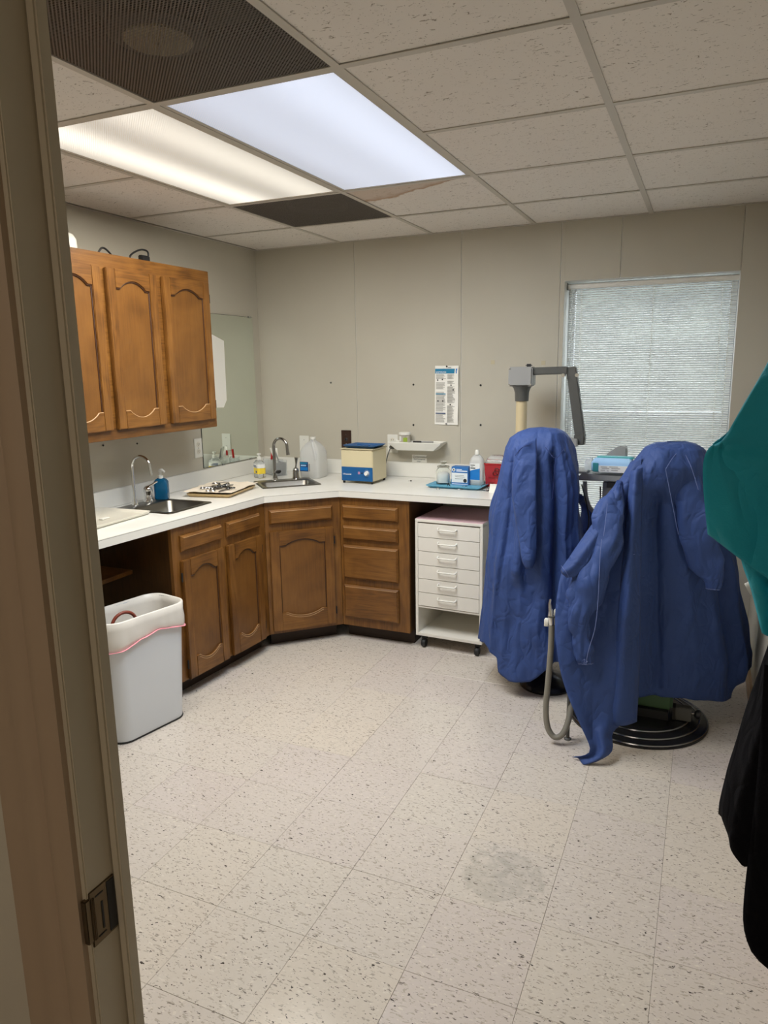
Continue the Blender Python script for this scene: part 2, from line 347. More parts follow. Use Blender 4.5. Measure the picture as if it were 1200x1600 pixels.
        if bevel:
            eds = [e for e in bm.edges if len(e.link_faces) == 2 and e.calc_face_angle(0) > .5]
            bmesh.ops.bevel(bm, geom=eds, offset=bevel, segments=2, affect='EDGES', clamp_overlap=True)
        bm.to_mesh(me); bm.free()
        if smooth: me.shade_smooth()
        o = bpy.data.objects.new(name, me); COL.objects.link(o)
        if smooth and autos:
            md = o.modifiers.new('split', 'EDGE_SPLIT'); md.split_angle = math.radians(50)
        if solid:
            md = o.modifiers.new('thickness', 'SOLIDIFY'); md.thickness = solid; md.offset = 0
        if parent is not None: o.parent = parent
        return o
def root_of(o):
    while o.parent is not None: o = o.parent
    return o
def tag(o, label, cat, group=None):
    o['label'] = label; o['category'] = cat
    if group: o['group'] = group
    return o
def thing(name, label, cat, loc=(0, 0, 0), rz=0, group=None):
    o = bpy.data.objects.new(name, None); COL.objects.link(o); o.empty_display_size = .05
    o.matrix_basis = Matrix.Translation(loc) @ Matrix.Rotation(rz, 4, 'Z')
    return tag(o, label, cat, group)
def struct(name, mb, material, **kw):
    o = mb.build(name, material, **kw); o['kind'] = 'structure'; return o
def dup(src, loc, rz=0, label=None):
    r = src.copy(); COL.objects.link(r); r.matrix_basis = Matrix.Translation(loc) @ Matrix.Rotation(rz, 4, 'Z')
    if label: r['label'] = label
    for ch in list(src.children):
        c = ch.copy(); COL.objects.link(c); c.parent = r
        for g in list(ch.children):
            d = g.copy(); COL.objects.link(d); d.parent = c
    return r
def text(body, size, material, parent, loc, rot=(PI/2, 0, 0), name='lettering', depth=.0004, shear=0, align='LEFT', sx=1):
    cu = bpy.data.curves.new(name, 'FONT'); cu.body = body; cu.size = size; cu.extrude = depth; cu.shear = shear; cu.align_x = align; cu.resolution_u = 2
    t = bpy.data.objects.new('tmp_text', cu); COL.objects.link(t)
    dg = bpy.context.evaluated_depsgraph_get(); me = bpy.data.meshes.new_from_object(t.evaluated_get(dg))
    bpy.data.objects.remove(t); me.name = name
    M = Matrix.Translation(loc) @ Matrix.Rotation(rot[2], 4, 'Z') @ Matrix.Rotation(rot[0], 4, 'X') @ Matrix.Diagonal((sx, 1, 1, 1))
    me.transform(M); me.materials.clear(); me.materials.append(MT[material])
    o = bpy.data.objects.new(name, me); COL.objects.link(o); o.parent = parent; return o
def arc(c, r, a0, a1, n, plane='xz'):
    out = []
    for i in range(n+1):
        a = a0+(a1-a0)*i/n; u, v = r*math.cos(a), r*math.sin(a)
        out.append((c[0]+u, c[1], c[2]+v) if plane == 'xz' else (c[0], c[1]+u, c[2]+v) if plane == 'yz' else (c[0]+u, c[1]+v, c[2]))
    return out
def spline(pts, n=8):
    pts = [Vector(p) for p in pts]; out = []
    P = [pts[0]*2-pts[1]]+pts+[pts[-1]*2-pts[-2]]
    for i in range(1, len(P)-2):
        for k in range(n):
            t = k/n; a, b, c, d = P[i-1], P[i], P[i+1], P[i+2]
            out.append(.5*((2*b)+(c-a)*t+(2*a-5*b+4*c-d)*t*t+(3*b-a-3*c+d)*t**3))
    out.append(pts[-1]); return out
# ------------------------------------------------------------------ the room
XL, XR, YB, YN0, YN1, ZH = -2.79, .285, 4.24, .494, .56, 2.354
GX, GY, FX, FY, TI, TF = -.9365, 1.852, -.6425, 1.8327, .6096, .3048
# floor: slab + one object per vinyl tile
floor = struct('floor', MB().box(XL-.1, 1.0, -1.9, YB+.12, -.08, -.0032), 'grout')
tiles = {}
def tile_mesh(w_, d_):
    k = (round(w_, 3), round(d_, 3))
    if k not in tiles:
        gp = .00035; b = .0007
        bm = MB().add([(gp, gp, -.0032), (w_-gp, gp, -.0032), (w_-gp, d_-gp, -.0032), (gp, d_-gp, -.0032), (gp, gp, -b), (w_-gp, gp, -b), (w_-gp, d_-gp, -b), (gp, d_-gp, -b),
                       (gp+b, gp+b, 0), (w_-gp-b, gp+b, 0), (w_-gp-b, d_-gp-b, 0), (gp+b, d_-gp-b, 0)],
                      [(0, 1, 5, 4), (1, 2, 6, 5), (2, 3, 7, 6), (3, 0, 4, 7), (4, 5, 9, 8), (5, 6, 10, 9), (6, 7, 11, 10), (7, 4, 8, 11), (8, 9, 10, 11)])
        o = bm.build('floor_tile', 'vinyl_tile', floor); tiles[k] = o.data; bpy.data.objects.remove(o)
    return tiles[k]
i0 = math.floor((XL-FX)/TF); i1 = math.ceil((XR-FX)/TF); j0 = math.floor((-.6-FY)/TF); j1 = math.ceil((YB-FY)/TF)
for i in range(i0, i1):
    for j in range(j0, j1):
        xa, xb = max(FX+i*TF, XL), min(FX+(i+1)*TF, XR); ya, yb = FY+j*TF, min(FY+(j+1)*TF, YB)
        if xb-xa < .01 or yb-ya < .01: continue
        o = bpy.data.objects.new('floor_tile', tile_mesh(xb-xa, yb-ya)); COL.objects.link(o); o.parent = floor
        o.location = (xa, ya, random.uniform(-.0004, .0002))
        if xb-xa > .3 and yb-ya > .3 and random.random() < .45:
            o.rotation_euler = (0, 0, PI); o.location.x += TF; o.location.y += TF
        if (i, j) == (0, 0):
            o.data = o.data.copy(); o.data.materials[0] = MT['vinyl_scuffed']; o.rotation_euler = (0, 0, 0); o.location.x = xa; o.location.y = ya
# ceiling: deck above, grid of tees, one object per lay-in tile
ceil = struct('ceiling', MB().box(XL-.1, 1.0, YN0-.02, YB+.12, ZH+.22, ZH+.27), 'shadow_gap')
ci0, ci1, cj0, cj1 = -4, 2, -3, 3
special = {(-1, 0): 'L', (-1, 1): 'L', (-2, 0): 'L', (-2, 1): 'L', (-1, -1): 'G', (-2, 2): 'G'}
cm = {}
for i in range(ci0, ci1+1):
    for j in range(cj0, cj1+1):
        if (i, j) in special: continue
        xa, xb = max(GX+i*TI, XL)+.004, min(GX+(i+1)*TI, XR)-.004; ya, yb = max(GY+j*TI, YN1)+.004, min(GY+(j+1)*TI, YB)-.004
        if xb-xa < .03 or yb-ya < .03: continue
        k = (round(xb-xa, 3), round(yb-ya, 3)); st = (i, j) == (-1, 2)
        if k not in cm:
            o = MB().box(0, xb-xa, 0, yb-ya, 0, .015).build('ceiling_tile', 'acoustic_tile', ceil); cm[k] = o.data; bpy.data.objects.remove(o)
        me = cm[k]
        if st: me = me.copy(); me.materials[0] = MT['acoustic_tile_stained']
        o = bpy.data.objects.new('ceiling_tile', me); COL.objects.link(o); o.parent = ceil
        o.location = (xa, ya, ZH+.0015+random.uniform(0, .0015))
def tee(x0, x1, y0, y1, nm):
    b = MB().box(x0, x1, y0, y1, ZH-.0015, ZH+.001)
    if x1-x0 < .1: c = (x0+x1)/2; b.box(c-.003, c+.003, y0, y1, ZH, ZH+.03)
    else: c = (y0+y1)/2; b.box(x0, x1, c-.003, c+.003, ZH, ZH+.03)
    b.build(nm, 'tee_white', ceil)
for i in range(-3, 2+1):
    x = GX+i*TI
    if XL+.05 < x < XR-.02: tee(x-.012, x+.012, YN1, YB, 'main_tee')
for i in range(ci0, ci1+1):
    xa, xb = max(GX+i*TI, XL)+.012, min(GX+(i+1)*TI, XR)-.012
    if xb-xa < .05: continue
    for j in range(cj0+1, cj1+1):
        if j == 1 and i in (-1, -2): continue
        y = GY+j*TI
        if y > YN1+.03: tee(xa, xb, y-.012, y+.012, 'cross_tee')
for x0, x1, y0, y1 in ((XL, XL+.02, YN1, YB), (XR-.02, XR, YN1, YB), (XL+.02, XR-.02, YB-.02, YB), (XL+.02, XR-.02, YN1, YN1+.02)):
    MB().box(x0, x1, y0, y1, ZH-.002, ZH+.001).build('wall_angle', 'tee_white', ceil)
# walls
HI = ZH+.25
WX0, WX1, WZ0, WZ1 = -.765, .115, .56, 2.04
wl = struct('wall_left', MB().box(XL-.1, XL, YN0, YB+.12, -.02, HI), 'wall_paint')
wb = MB()
for x0, x1, z0, z1 in ((XL-.1, WX0, -.02, HI), (WX1, XR+.1, -.02, HI), (WX0, WX1, -.02, WZ0), (WX0, WX1, WZ1, HI)): wb.box(x0, x1, YB+.005, YB+.22, z0, z1)
wb_ = struct('wall_back', wb, 'reveal_paint')
gp = .0016
for x0, x1, z0, z1 in ((XL, -2.063, 0, HI), (-2.063, -1.365, 0, HI), (-1.365, -.789, 0, HI), (-.789, WX0, 0, HI), (WX0, -.47, WZ1, HI), (-.47, WX1, WZ1, HI), (WX0, WX1, 0, WZ0), (WX1, XR, 0, HI)):
    a = gp if x0 not in (XL, WX0) else 0; b = gp if x1 not in (XR, WX1, WX0) else 0
    MB().box(x0+a, x1-b, YB, YB+.0055, z0, z1).build('wall_panel', 'wall_paint', wb_, bevel=.0008)
struct('wall_right', MB().box(XR, XR+.1, YN0, YB+.12, -.02, HI), 'wall_paint')
DX0, DX1, DZ = -.60, .275, 2.05
wf = MB()
for x0, x1, z0, z1 in ((XL-.1, DX0, -.02, HI), (DX1, 1.0, -.02, HI), (DX0, DX1, DZ, HI)): wf.box(x0, x1, YN0, YN1, z0, z1)
struct('wall_front', wf, 'wall_paint')
# hall behind the camera
hall = MB(); hall.box(-1.25, -1.15, -1.9, YN0, -.02, 2.5); hall.box(.9, 1.0, -1.9, YN0, -.02, 2.5); hall.box(-1.25, 1.0, -2.0, -1.9, -.02, 2.5); hall.box(-1.25, 1.0, -2.0, YN0, 2.4, 2.5)
struct('wall_hall', hall, 'wall_paint')
bb = MB(); bb.box(XR-.012, XR, YN1, YB, 0, .09); struct('baseboard_right', bb, 'wood_floor_trim', bevel=.003)
# door frame: rebated jambs with a stop, moulded casing and a strike plate
d1 = bpy.data.objects.new('door_1', None); COL.objects.link(d1); d1.location = (-.16, .52, 0); d1['kind'] = 'structure'
JA = .58
for sgn, xj, xo in ((1, -JA, DX0), (-1, .255, DX1)):
    a, b = sorted((xj, xo)); MB().box(a, b, YN0, YN1-.004, 0, DZ-.02).build('jamb', 'paint_frame', d1, world=True, bevel=.0015)
    a, b = sorted((xj, xj+sgn*.012)); MB().box(a, b, .5315, .5475, 0, DZ-.02).build('door_stop', 'paint_frame', d1, world=True, bevel=.002)
MB().box(DX0, DX1, YN0, YN1-.004, DZ-.02, DZ).build('head_jamb', 'paint_frame', d1, world=True)
def casing(x0, dx):
    prof = [(0, 0), (0, -.007), (.006, -.011), (.016, -.0125), (.019, -.009), (.023, -.0125), (.034, -.015), (.038, -.012), (.046, -.016), (.057, -.016), (.057, 0)]
    pts = [(x0+dx*u*(1.55 if dx < 0 else 1), YN0+v) for u, v in prof]
    if dx > 0: pts = pts[::-1]
    MB().prism(pts, 0, 2.11).build('casing', 'paint_casing', d1, world=True, smooth=True)
casing(-.587, -1); casing(.262, 1)
zc = .995
p = MB(); p.box(-JA-.001, -JA+.0016, .4955, .5312, zc-.034, zc+.034)
sp = p.build('strike_plate', 'bronze', d1, world=True, bevel=.0006)
l = MB(); l.tube([(-JA+.001, .499, zc-.026), (-JA+.001, .499, zc+.026)], .0028, 8); l.box(-JA-.006, -JA+.001, .4895, .4965, zc-.027, zc+.027)
l.build('lip', 'bronze', sp, world=True, bevel=.001)
h = MB(); h.box(-JA+.0016, -JA+.0022, .510, .5125, zc-.020, zc+.014); h.box(-JA+.0016, -JA+.0022, .5195, .5305, zc-.031, zc+.031); h.box(-JA+.0016, -JA+.0022, .503, .514, zc-.026, zc-.0245); h.box(-JA+.0016, -JA+.0022, .503, .514, zc+.024, zc+.0255)
h.build('latch_hole', 'ink', sp, world=True)
# window
wn = bpy.data.objects.new('window_1', None); COL.objects.link(wn); wn.location = ((WX0+WX1)/2, 4.40, WZ0); wn['kind'] = 'structure'
f = MB()
for x0, x1, z0, z1 in ((WX0, WX0+.035, WZ0, WZ1), (WX1-.035, WX1, WZ0, WZ1), (WX0+.035, WX1-.035, WZ0, WZ0+.035), (WX0+.035, WX1-.035, WZ1-.035, WZ1), (WX0+.035, WX1-.035, 1.28, 1.315)): f.box(x0, x1, 4.40, 4.435, z0, z1)
f.build('window_frame', 'window_frame', wn, world=True, bevel=.003)
for z0, z1 in ((WZ0+.035, 1.28), (1.315, WZ1-.035)): MB().box(WX0+.035, WX1-.035, 4.415, 4.419, z0, z1).build('pane', 'glass', wn, world=True)
MB().box(WX0-.0, WX1+.0, 4.246, 4.40, WZ0-.0, WZ0+.012).build('window_sill', 'reveal_paint', wn, world=True)
# blind
# outside the window: dark slab and ground added so the slat gaps look dark
struct('exterior_ground', MB().box(-8, 8, YB+.3, 9, -.3, -.2), 'outside_ground'); struct('exterior_dark_slab', MB().box(-8, 8, 7.0, 7.3, -.2, 3.1), 'outside_slab_dark')
BY = 4.325
bl = thing('window_blind', 'white horizontal mini blind with closed slats filling the window', 'blind', ((WX0+WX1)/2, BY, WZ0+.02))
BX0, BX1 = at(888, 520, 1, BY).x, at(1147, 520, 1, BY).x
MB().box(BX0-.008, BX1+.008, BY-.014, BY+.014, 2.002, 2.028).build('headrail', 'white_paint', bl, world=True, bevel=.003)
for x in (BX0-.013, BX1+.009): MB().box(x, x+.004, BY-.018, BY+.018, 1.998, 2.036).build('end_bracket', 'chrome_dark', bl, world=True)
pitch = .0123; sl = MB(); tilt = math.radians(SLAT_TILT); prof = []
for k in range(7):
    t = (k-3)/3*.0082; prof.append((t, .0014*(1-(k-3)**2/9)))
top = [(BX0, BY+t*math.cos(tilt)-c*math.sin(tilt), t*math.sin(tilt)+c*math.cos(tilt)) for t, c in prof]
sl.grid([top, [(BX1, y, z) for _, y, z in top]])
sm = None; z = 1.992
while z > WZ0+.045:
    if sm is None: o = sl.build('slat', 'blind_slat', bl, smooth=True, autos=False); o.data.transform(bl.matrix_basis.inverted()); sm = o.data
    else: o = bpy.data.objects.new('slat', sm); COL.objects.link(o); o.parent = bl
    o.location = (0, 0, z+random.uniform(-.0003, .0003)); o.rotation_euler = (0, random.uniform(-.0006, .0006), 0); z -= pitch
MB().box(BX0, BX1, BY-.009, BY+.009, WZ0+.02, WZ0+.032).build('bottom_rail', 'white_paint', bl, world=True, bevel=.004)
for x in (BX0+.068, (BX0+BX1)/2+.02, BX1-.07):
    c = MB(); c.tube([(x, BY-.0095, 2.0), (x, BY-.0095, WZ0+.03)], .0010, 5); c.tube([(x, BY+.0095, 2.0), (x, BY+.0095, WZ0+.03)], .0009, 5)
    o = c.build('ladder_cord', 'white_plastic', bl, world=True); o['kind'] = 'stuff'
MB().tube([(BX1-.025, BY-.02, 1.995), (BX1-.027, BY-.02, 1.25)], .0011, 5).build('lift_cord', 'white_plastic', bl, world=True)
MB().tube([(BX0+.02, BY-.02, 1.995), (BX0+.018, BY-.02, 1.2)], .003, 6).build('tilt_wand', 'clear_plastic', bl, world=True)
# ------------------------------------------------------------------ ceiling fixtures
def lamp(t, loc, sx, sy, watts, col, spread):
    d = bpy.data.lights.new('fluorescent_tubes', 'AREA'); d.shape = 'RECTANGLE'; d.size, d.size_y, d.energy, d.color, d.spread = sx, sy, watts, col, spread
    o = bpy.data.objects.new('fluorescent_tubes', d); COL.objects.link(o); o.parent = t; o.location = loc
def troffer(i, label, mt, watts, col):
    x0, y0 = GX+i*TI+.013, GY+.013; W, L = TI-.026, 2*TI-.026
    t = thing('ceiling_light', label, 'ceiling light', (x0, y0, ZH), 0)
    MB().box(.012, W-.012, .012, L-.012, .002, .006).build('lens', mt, t)
    f = MB()
    for a in ((0, W, 0, .013), (0, W, L-.013, L), (0, .013, .013, L-.013), (W-.013, W, .013, L-.013)): f.box(*a, .0, .008)
    f.build('frame', 'tee_white', t)
    h = MB(); h.box(0, W, 0, L, .075, .08)
    for a in ((0, W, 0, .003), (0, W, L-.003, L), (0, .003, .003, L-.003), (W-.003, W, .003, L-.003)): h.box(*a, .008, .075)
    h.build('housing', 'white_paint', t)
    lamp(t, (W/2, L/2, -.001), W-.04, L-.04, watts, col, LAMP_SPREAD)
troffer(-1, 'right ceiling light panel, cool bluish white, beside the stained tile', 'lens_cool', LAMP_COOL, (.86, .92, 1))
troffer(-2, 'left ceiling light panel, warm white, nearer the wood wall cabinet', 'lens_warm', LAMP_WARM, (1, .93, .80))
hl = thing('ceiling_light', 'unseen hall ceiling light added behind the doorway to light the casing', 'ceiling light', (-.3, -1.1, 2.38))  # lamp added out of view to warm the door casing and jamb
MB().box(-.3, .3, -.3, .3, 0, .008).build('lens', 'hall_fill_lens', hl); MB().box(-.31, .31, -.31, .31, .008, .02).build('housing', 'white_paint', hl)
lamp(hl, (0, 0, -.001), .56, .56, HALL_FILL, (1, .84, .70), LAMP_SPREAD)
def grille(i, j, label, disc):
    x0, y0 = GX+i*TI+.013, GY+j*TI+.013; W = TI-.026
    t = thing('return_air_grille', label, 'vent', (x0, y0, ZH))
    MB().box(.0, W, .0, W, .0005, .0015).build('perforated_panel', 'perforated_metal', t)
    b = MB()
    for a in ((0, W, 0, .004), (0, W, W-.004, W), (0, .004, .004, W-.004), (W-.004, W, .004, W-.004)): b.box(*a, .0016, .15)
    b.box(0, W, 0, W, .15, .155); b.build('plenum_box', 'shadow_gap', t)
    if disc:
        q = at(247, 65, 2, ZH+.012)-Vector((x0, y0, ZH))
        MB().lathe([(0, 0), (.078, 0), (.082, .003), (.082, .008), (0, .010)], (q.x, q.y, .010), 40).build('deflector_disc', 'pole_tan', t, smooth=True); MB().lathe([(0, 0), (.006, .001), (.006, .003), (0, .004)], (q.x, q.y, .006), 10).build('screw', 'chrome', t)
        MB().lathe([(0, .022), (.115, .022), (.12, .026), (.12, .10), (0, .10)], (q.x, q.y, 0), 40).build('duct_collar', 'black_rubber', t, smooth=True)
    else: MB().tube(arc((.30, .30, .03), .14, 0, 2*PI, 40, 'xy')[:-1], .012, 8, closed=True).build('duct_collar', 'black_rubber', t, smooth=True)
grille(-1, -1, 'dark perforated return grille with a round plate, nearest the door', True)
grille(-2, 2, 'small dark perforated return grille beyond the warm light panel', False)
# ------------------------------------------------------------------ cabinets
def arch(t, A, sh=.13):
    if t < sh or t > 1-sh: return 0
    u = (t-sh)/(1-2*sh)
    return A*(math.sin(PI*u)**.75)
def cab_door(parent, x0, x1, z0, z1, style, hinge=None, A=.035, handed=0):
    "arched raised-panel overlay door; front of the face frame is y = 0"
    W, H = x1-x0, z1-z0; st = .052; n = 24; yf, yb = -.021, -.001
    d = MB().box(x0+st-.004, x1-st+.004, -.011, yb, z0+.04, z1-.03).build('door', 'veneer', parent)
    xs = [x0+st+(W-2*st)*i/n for i in range(n+1)]
    rt, rb = .082, .082 if style == 'upper' else .105
    tl = [(x, z1-rt+arch(i/n, A)) for i, x in enumerate(xs)]
    MB().strip([(x, z1) for x in xs], tl, yf, yb).build('top_rail', 'oak_across', d, bevel=.0015)
    if style == 'upper': bl_ = [(x, z0+rb-arch(i/n, A)) for i, x in enumerate(xs)]
    else: bl_ = [(x, z0+rb-arch(i/n, A*.9)) for i, x in enumerate(xs)]
    MB().strip(bl_, [(x, z0) for x in xs], yf, yb).build('bottom_rail', 'oak_across', d, bevel=.0015)
    for a, b in ((x0, x0+st), (x1-st, x1)): MB().box(a, b, yf, yb, z0, z1).build('stile', 'oak_up', d, bevel=.003)
    m = MB(); m.tube([(x, -.0135, z-.003) for x, z in tl], .0042, 6); m.tube([(x1-st-.003, -.0125, bl_[-1][1]), (x1-st-.003, -.0125, tl[-1][1])], .0032, 6)
    m.tube([(x0+st+.003, -.0125, bl_[0][1]), (x0+st+.003, -.0125, tl[0][1])], .0022, 6)
    m.build('dark_moulding', 'bead_dark', d, smooth=True)
    m = MB()
    if style == 'upper': m.tube([(x, -.0175, z+.001) for x, z in bl_], .0028, 6)
    else:
        for dz in (0, -.011): m.tube([(x, -.0205, z+dz) for (x, z) in bl_[2:-2]], .0016, 6)
    m.build('worn_moulding', 'bead_worn', d, smooth=True)
    if hinge is not None:
        for z in (z0+.08, z1-.08):
            MB().tube([(hinge, -.014, z-.022), (hinge, -.014, z+.022)], .0042, 8).build('hinge', 'black_plastic', d)
    return d
def drawer_front(parent, x0, x1, z0, z1):
    b = MB(); e = .010
    b.add([(x0, -.010, z0), (x1, -.010, z0), (x1, -.010, z1), (x0, -.010, z1), (x0+e, -.021, z0+e), (x1-e, -.021, z0+e), (x1-e, -.021, z1-e), (x0+e, -.021, z1-e),
           (x0, -.001, z0), (x1, -.001, z0), (x1, -.001, z1), (x0, -.001, z1)],
          [(4, 5, 6, 7), (0, 1, 5, 4), (1, 2, 6, 5), (2, 3, 7, 6), (3, 0, 4, 7), (0, 8, 9, 1), (1, 9, 10, 2), (2, 10, 11, 3), (3, 11, 8, 0), (8, 11, 10, 9)])
    d = b.build('drawer', 'oak_across', parent)
    MB().tube([(x0+e, -.0208, z1-e), (x1-e, -.0208, z1-e)], .0011, 5).build('worn_edge', 'bead_worn', d)
    return d
K = Vector((-2.215, 3.333)); D1 = Vector((.0669, .9978)); N1 = Vector((.9978, -.0669)); M1 = Vector((.70711, -.70711)); D2 = Vector((.70711, .70711))
F2 = K+D2*.443
WL = .72; LO = K-D1*WL
RZL = math.atan2(D1.y, D1.x)
cl = thing('base_cabinet', 'oak base cabinet with two arched doors, beside the white waste bin', 'cabinet', (LO.x, LO.y, 0), RZL)
MB().box(0, WL-.001, 0, .019, .085, .858).build('face_frame', 'oak_up', cl)
cb = MB(); cb.box(0, .019, .019, .50, .0, .858); cb.box(.019, WL-.03, .019, .45, .085, .10); cb.box(.019, WL-.03, .45, .46, .085, .858); cb.build('carcass', 'oak_shaded', cl)
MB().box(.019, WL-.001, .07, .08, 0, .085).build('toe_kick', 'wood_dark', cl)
drawer_front(cl, .051, .343, .735, .813); drawer_front(cl, .384, .660, .735, .813)
cab_door(cl, .045, .343, .088, .692, 'base', hinge=.040, A=.034); cab_door(cl, .378, .662, .088, .692, 'base', hinge=.667, A=.034)
cc = thing('base_cabinet', 'oak corner base cabinet set diagonally under the right sink', 'cabinet', (K.x, K.y, 0), PI/4)
MB().box(.001, .442, 0, .019, .085, .858).build('face_frame', 'oak_up', cc)
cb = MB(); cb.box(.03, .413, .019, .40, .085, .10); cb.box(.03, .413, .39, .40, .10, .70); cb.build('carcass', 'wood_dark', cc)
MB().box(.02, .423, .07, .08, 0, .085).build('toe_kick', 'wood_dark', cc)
drawer_front(cc, .024, .392, .733, .815); cab_door(cc, .022, .394, .105, .690, 'base', hinge=.400, A=.030)
cb_ = thing('base_cabinet', 'oak base cabinet of four drawers next to the white drawer cart', 'cabinet', (F2.x, F2.y, 0), 0)
MB().box(.001, .43, 0, .019, .085, .858).build('face_frame', 'oak_up', cb_)
cb = MB(); cb.box(.411, .43, .019, .575, .085, .858); cb.box(.06, .411, .019, .56, .085, .10); cb.box(.06, .411, .55, .56, .10, .858); cb.build('carcass', 'oak_shaded', cb_)
b = MB(); b.box(.001, .43, .07, .08, 0, .085); b.box(.42, .43, .08, .57, 0, .085); b.build('toe_kick', 'wood_dark', cb_)
for z0, z1 in ((.733, .815), (.613, .693), (.380, .578), (.140, .338)): drawer_front(cb_, .020, .366, z0, z1)
# wall cabinet
UX, UY0, UY1 = -2.485, 1.85, 3.318
up = thing('wall_cabinet', 'long oak wall cabinet with arched panel doors over the left sink', 'cabinet', (UX, UY0, 1.278), PI/2)
UW = UY1-UY0; UH = 2.103-1.278
MB().box(0, UW, 0, .019, 0, UH).build('face_frame', 'oak_across', up, bevel=.002)
c = MB(); c.box(0, UW, .019, .30, 0, .015); c.box(0, UW, .019, .30, UH-.045, UH-.03); c.box(0, .015, .019, .30, .015, UH-.045); c.box(UW-.015, UW, .019, .30, .015, UH-.045); c.box(.015, UW-.015, .29, .30, .015, UH-.045)
c.build('carcass', 'veneer', up)
for a, b in ((1.90, 2.185), (2.205, 2.525), (2.56, 2.885), (2.93, 3.292)):
    cab_door(up, a-UY0, b-UY0, .045, .762, 'upper', hinge=(b-UY0+.004) if b > 3 else None, A=.036)
# open knee space: end panel and a braced shelf
kp = thing('end_panel', 'plain oak end panel closing the open space under the counter', 'panel', (-2.55, 1.56, 0))
MB().box(-.235, .235, -.01, .01, 0, .858).build('panel', 'oak_shaded', kp)
sh = thing('under_counter_shelf', 'brown shelf with a thin metal brace in the dark space under the counter', 'shelf', (-2.6, 2.1, .62))
MB().box(-.185, .10, -.52, .50, 0, .02).build('board', 'oak_across', sh, bevel=.002)
a = at(207, 888, 0, -2.50); b2 = at(187, 935, 0, -2.62)
MB().tube([(.09, .30, -.001), (-.187, .12, -.34)], .006, 8).build('brace', 'chrome_dark', sh)
# ------------------------------------------------------------------ countertop
ZC = .90
def isect(a, ca, b, cb): 
    d = a.x*b.y-a.y*b.x; return Vector(((ca*b.y-a.y*cb)/d, (a.x*cb-ca*b.x)/d))
C1 = isect(N1, N1.dot(K)+.014, M1, M1.dot(K)+.02); C2 = isect(M1, M1.dot(K)+.02, Vector((0, 1)), 3.626)
Y0C, X1C = 1.55, -.985
C0 = C1-D1*((C1.y-Y0C)/D1.y)
outer = [(XL, Y0C), tuple(C0), tuple(C1), tuple(C2), (X1C, 3.626), (X1C, YB), (XL, YB)]
SK1 = dict(c=(-2.535, 2.895), rz=PI/2, w=.34, d=.37)     # local x along the counter, y to the wall
SK2 = dict(c=(-2.32, 3.755), rz=PI/4, w=.36, d=.31)
def sink_hole(s, m=.012):
    c, sn = math.cos(s['rz']), math.sin(s['rz']); hx, hy = s['w']/2-m, s['d']/2-m
    return [(s['c'][0]+x*c-y*sn, s['c'][1]+x*sn+y*c) for x, y in ((-hx, -hy), (hx, -hy), (hx, hy), (-hx, hy))]
from mathutils.geometry import tessellate_polygon
ct = thing('countertop', 'L shaped white laminate countertop with a clipped inner corner and backsplash', 'countertop', (-2.5, 3.7, .86))
def plate(outer, holes, z0, z1):
    loops = [[Vector((x, y, 0)) for x, y in lp] for lp in [outer]+holes]; flat = [p for lp in loops for p in lp]; tri = tessellate_polygon(loops); n = len(flat)
    b = MB(); fs = [tuple(t) for t in tri]+[tuple(i+n for i in t) for t in tri]; o = 0
    for lp in loops:
        m = len(lp); fs += [(o+i, o+(i+1) % m, n+o+(i+1) % m, n+o+i) for i in range(m)]; o += m
    return b.add([(p.x, p.y, z0) for p in flat]+[(p.x, p.y, z1) for p in flat], fs)
plate(outer, [sink_hole(SK1), sink_hole(SK2)], .885, ZC).build('worktop', 'laminate_top', ct, world=True)
front = [C0, C1, C2, Vector((X1C, 3.626))]
def offset_path(pts, d):
    out = []
    for i, p in enumerate(pts):
        ns = []
        if i > 0: t = (pts[i]-pts[i-1]).normalized(); ns.append(Vector((t.y, -t.x)))
        if i < len(pts)-1: t = (pts[i+1]-pts[i]).normalized(); ns.append(Vector((t.y, -t.x)))
        n = sum(ns, Vector((0, 0))).normalized(); k = 1/max(n.dot(ns[0]), .3); out.append(p+n*d*k)
    return out
fo, fi = offset_path(front, .003), offset_path(front, -.02)
MB().prism([tuple(p) for p in fo]+[tuple(p) for p in fi[::-1]], .861, .8955).build('edge_band', 'laminate', ct, world=True, bevel=.0012)
fo2 = offset_path(front, .0022)
MB().prism([tuple(p) for p in fo2]+[tuple(p) for p in fi[::-1]], .8955, .8968).build('seam_line', 'laminate_seam', ct, world=True)
fo3 = offset_path(front, .0029)
MB().prism([tuple(p) for p in fo3]+[tuple(p) for p in front[::-1]], .8968, ZC).build('edge_trim', 'laminate', ct, world=True)
b = MB(); b.box(XL, XL+.02, Y0C, YB-.02, ZC, .992); b.box(XL, X1C, YB-.02, YB, ZC, .994)
b.build('backsplash', 'laminate', ct, world=True, bevel=.003)
ZT = ZC+.0009      # things resting on the worktop
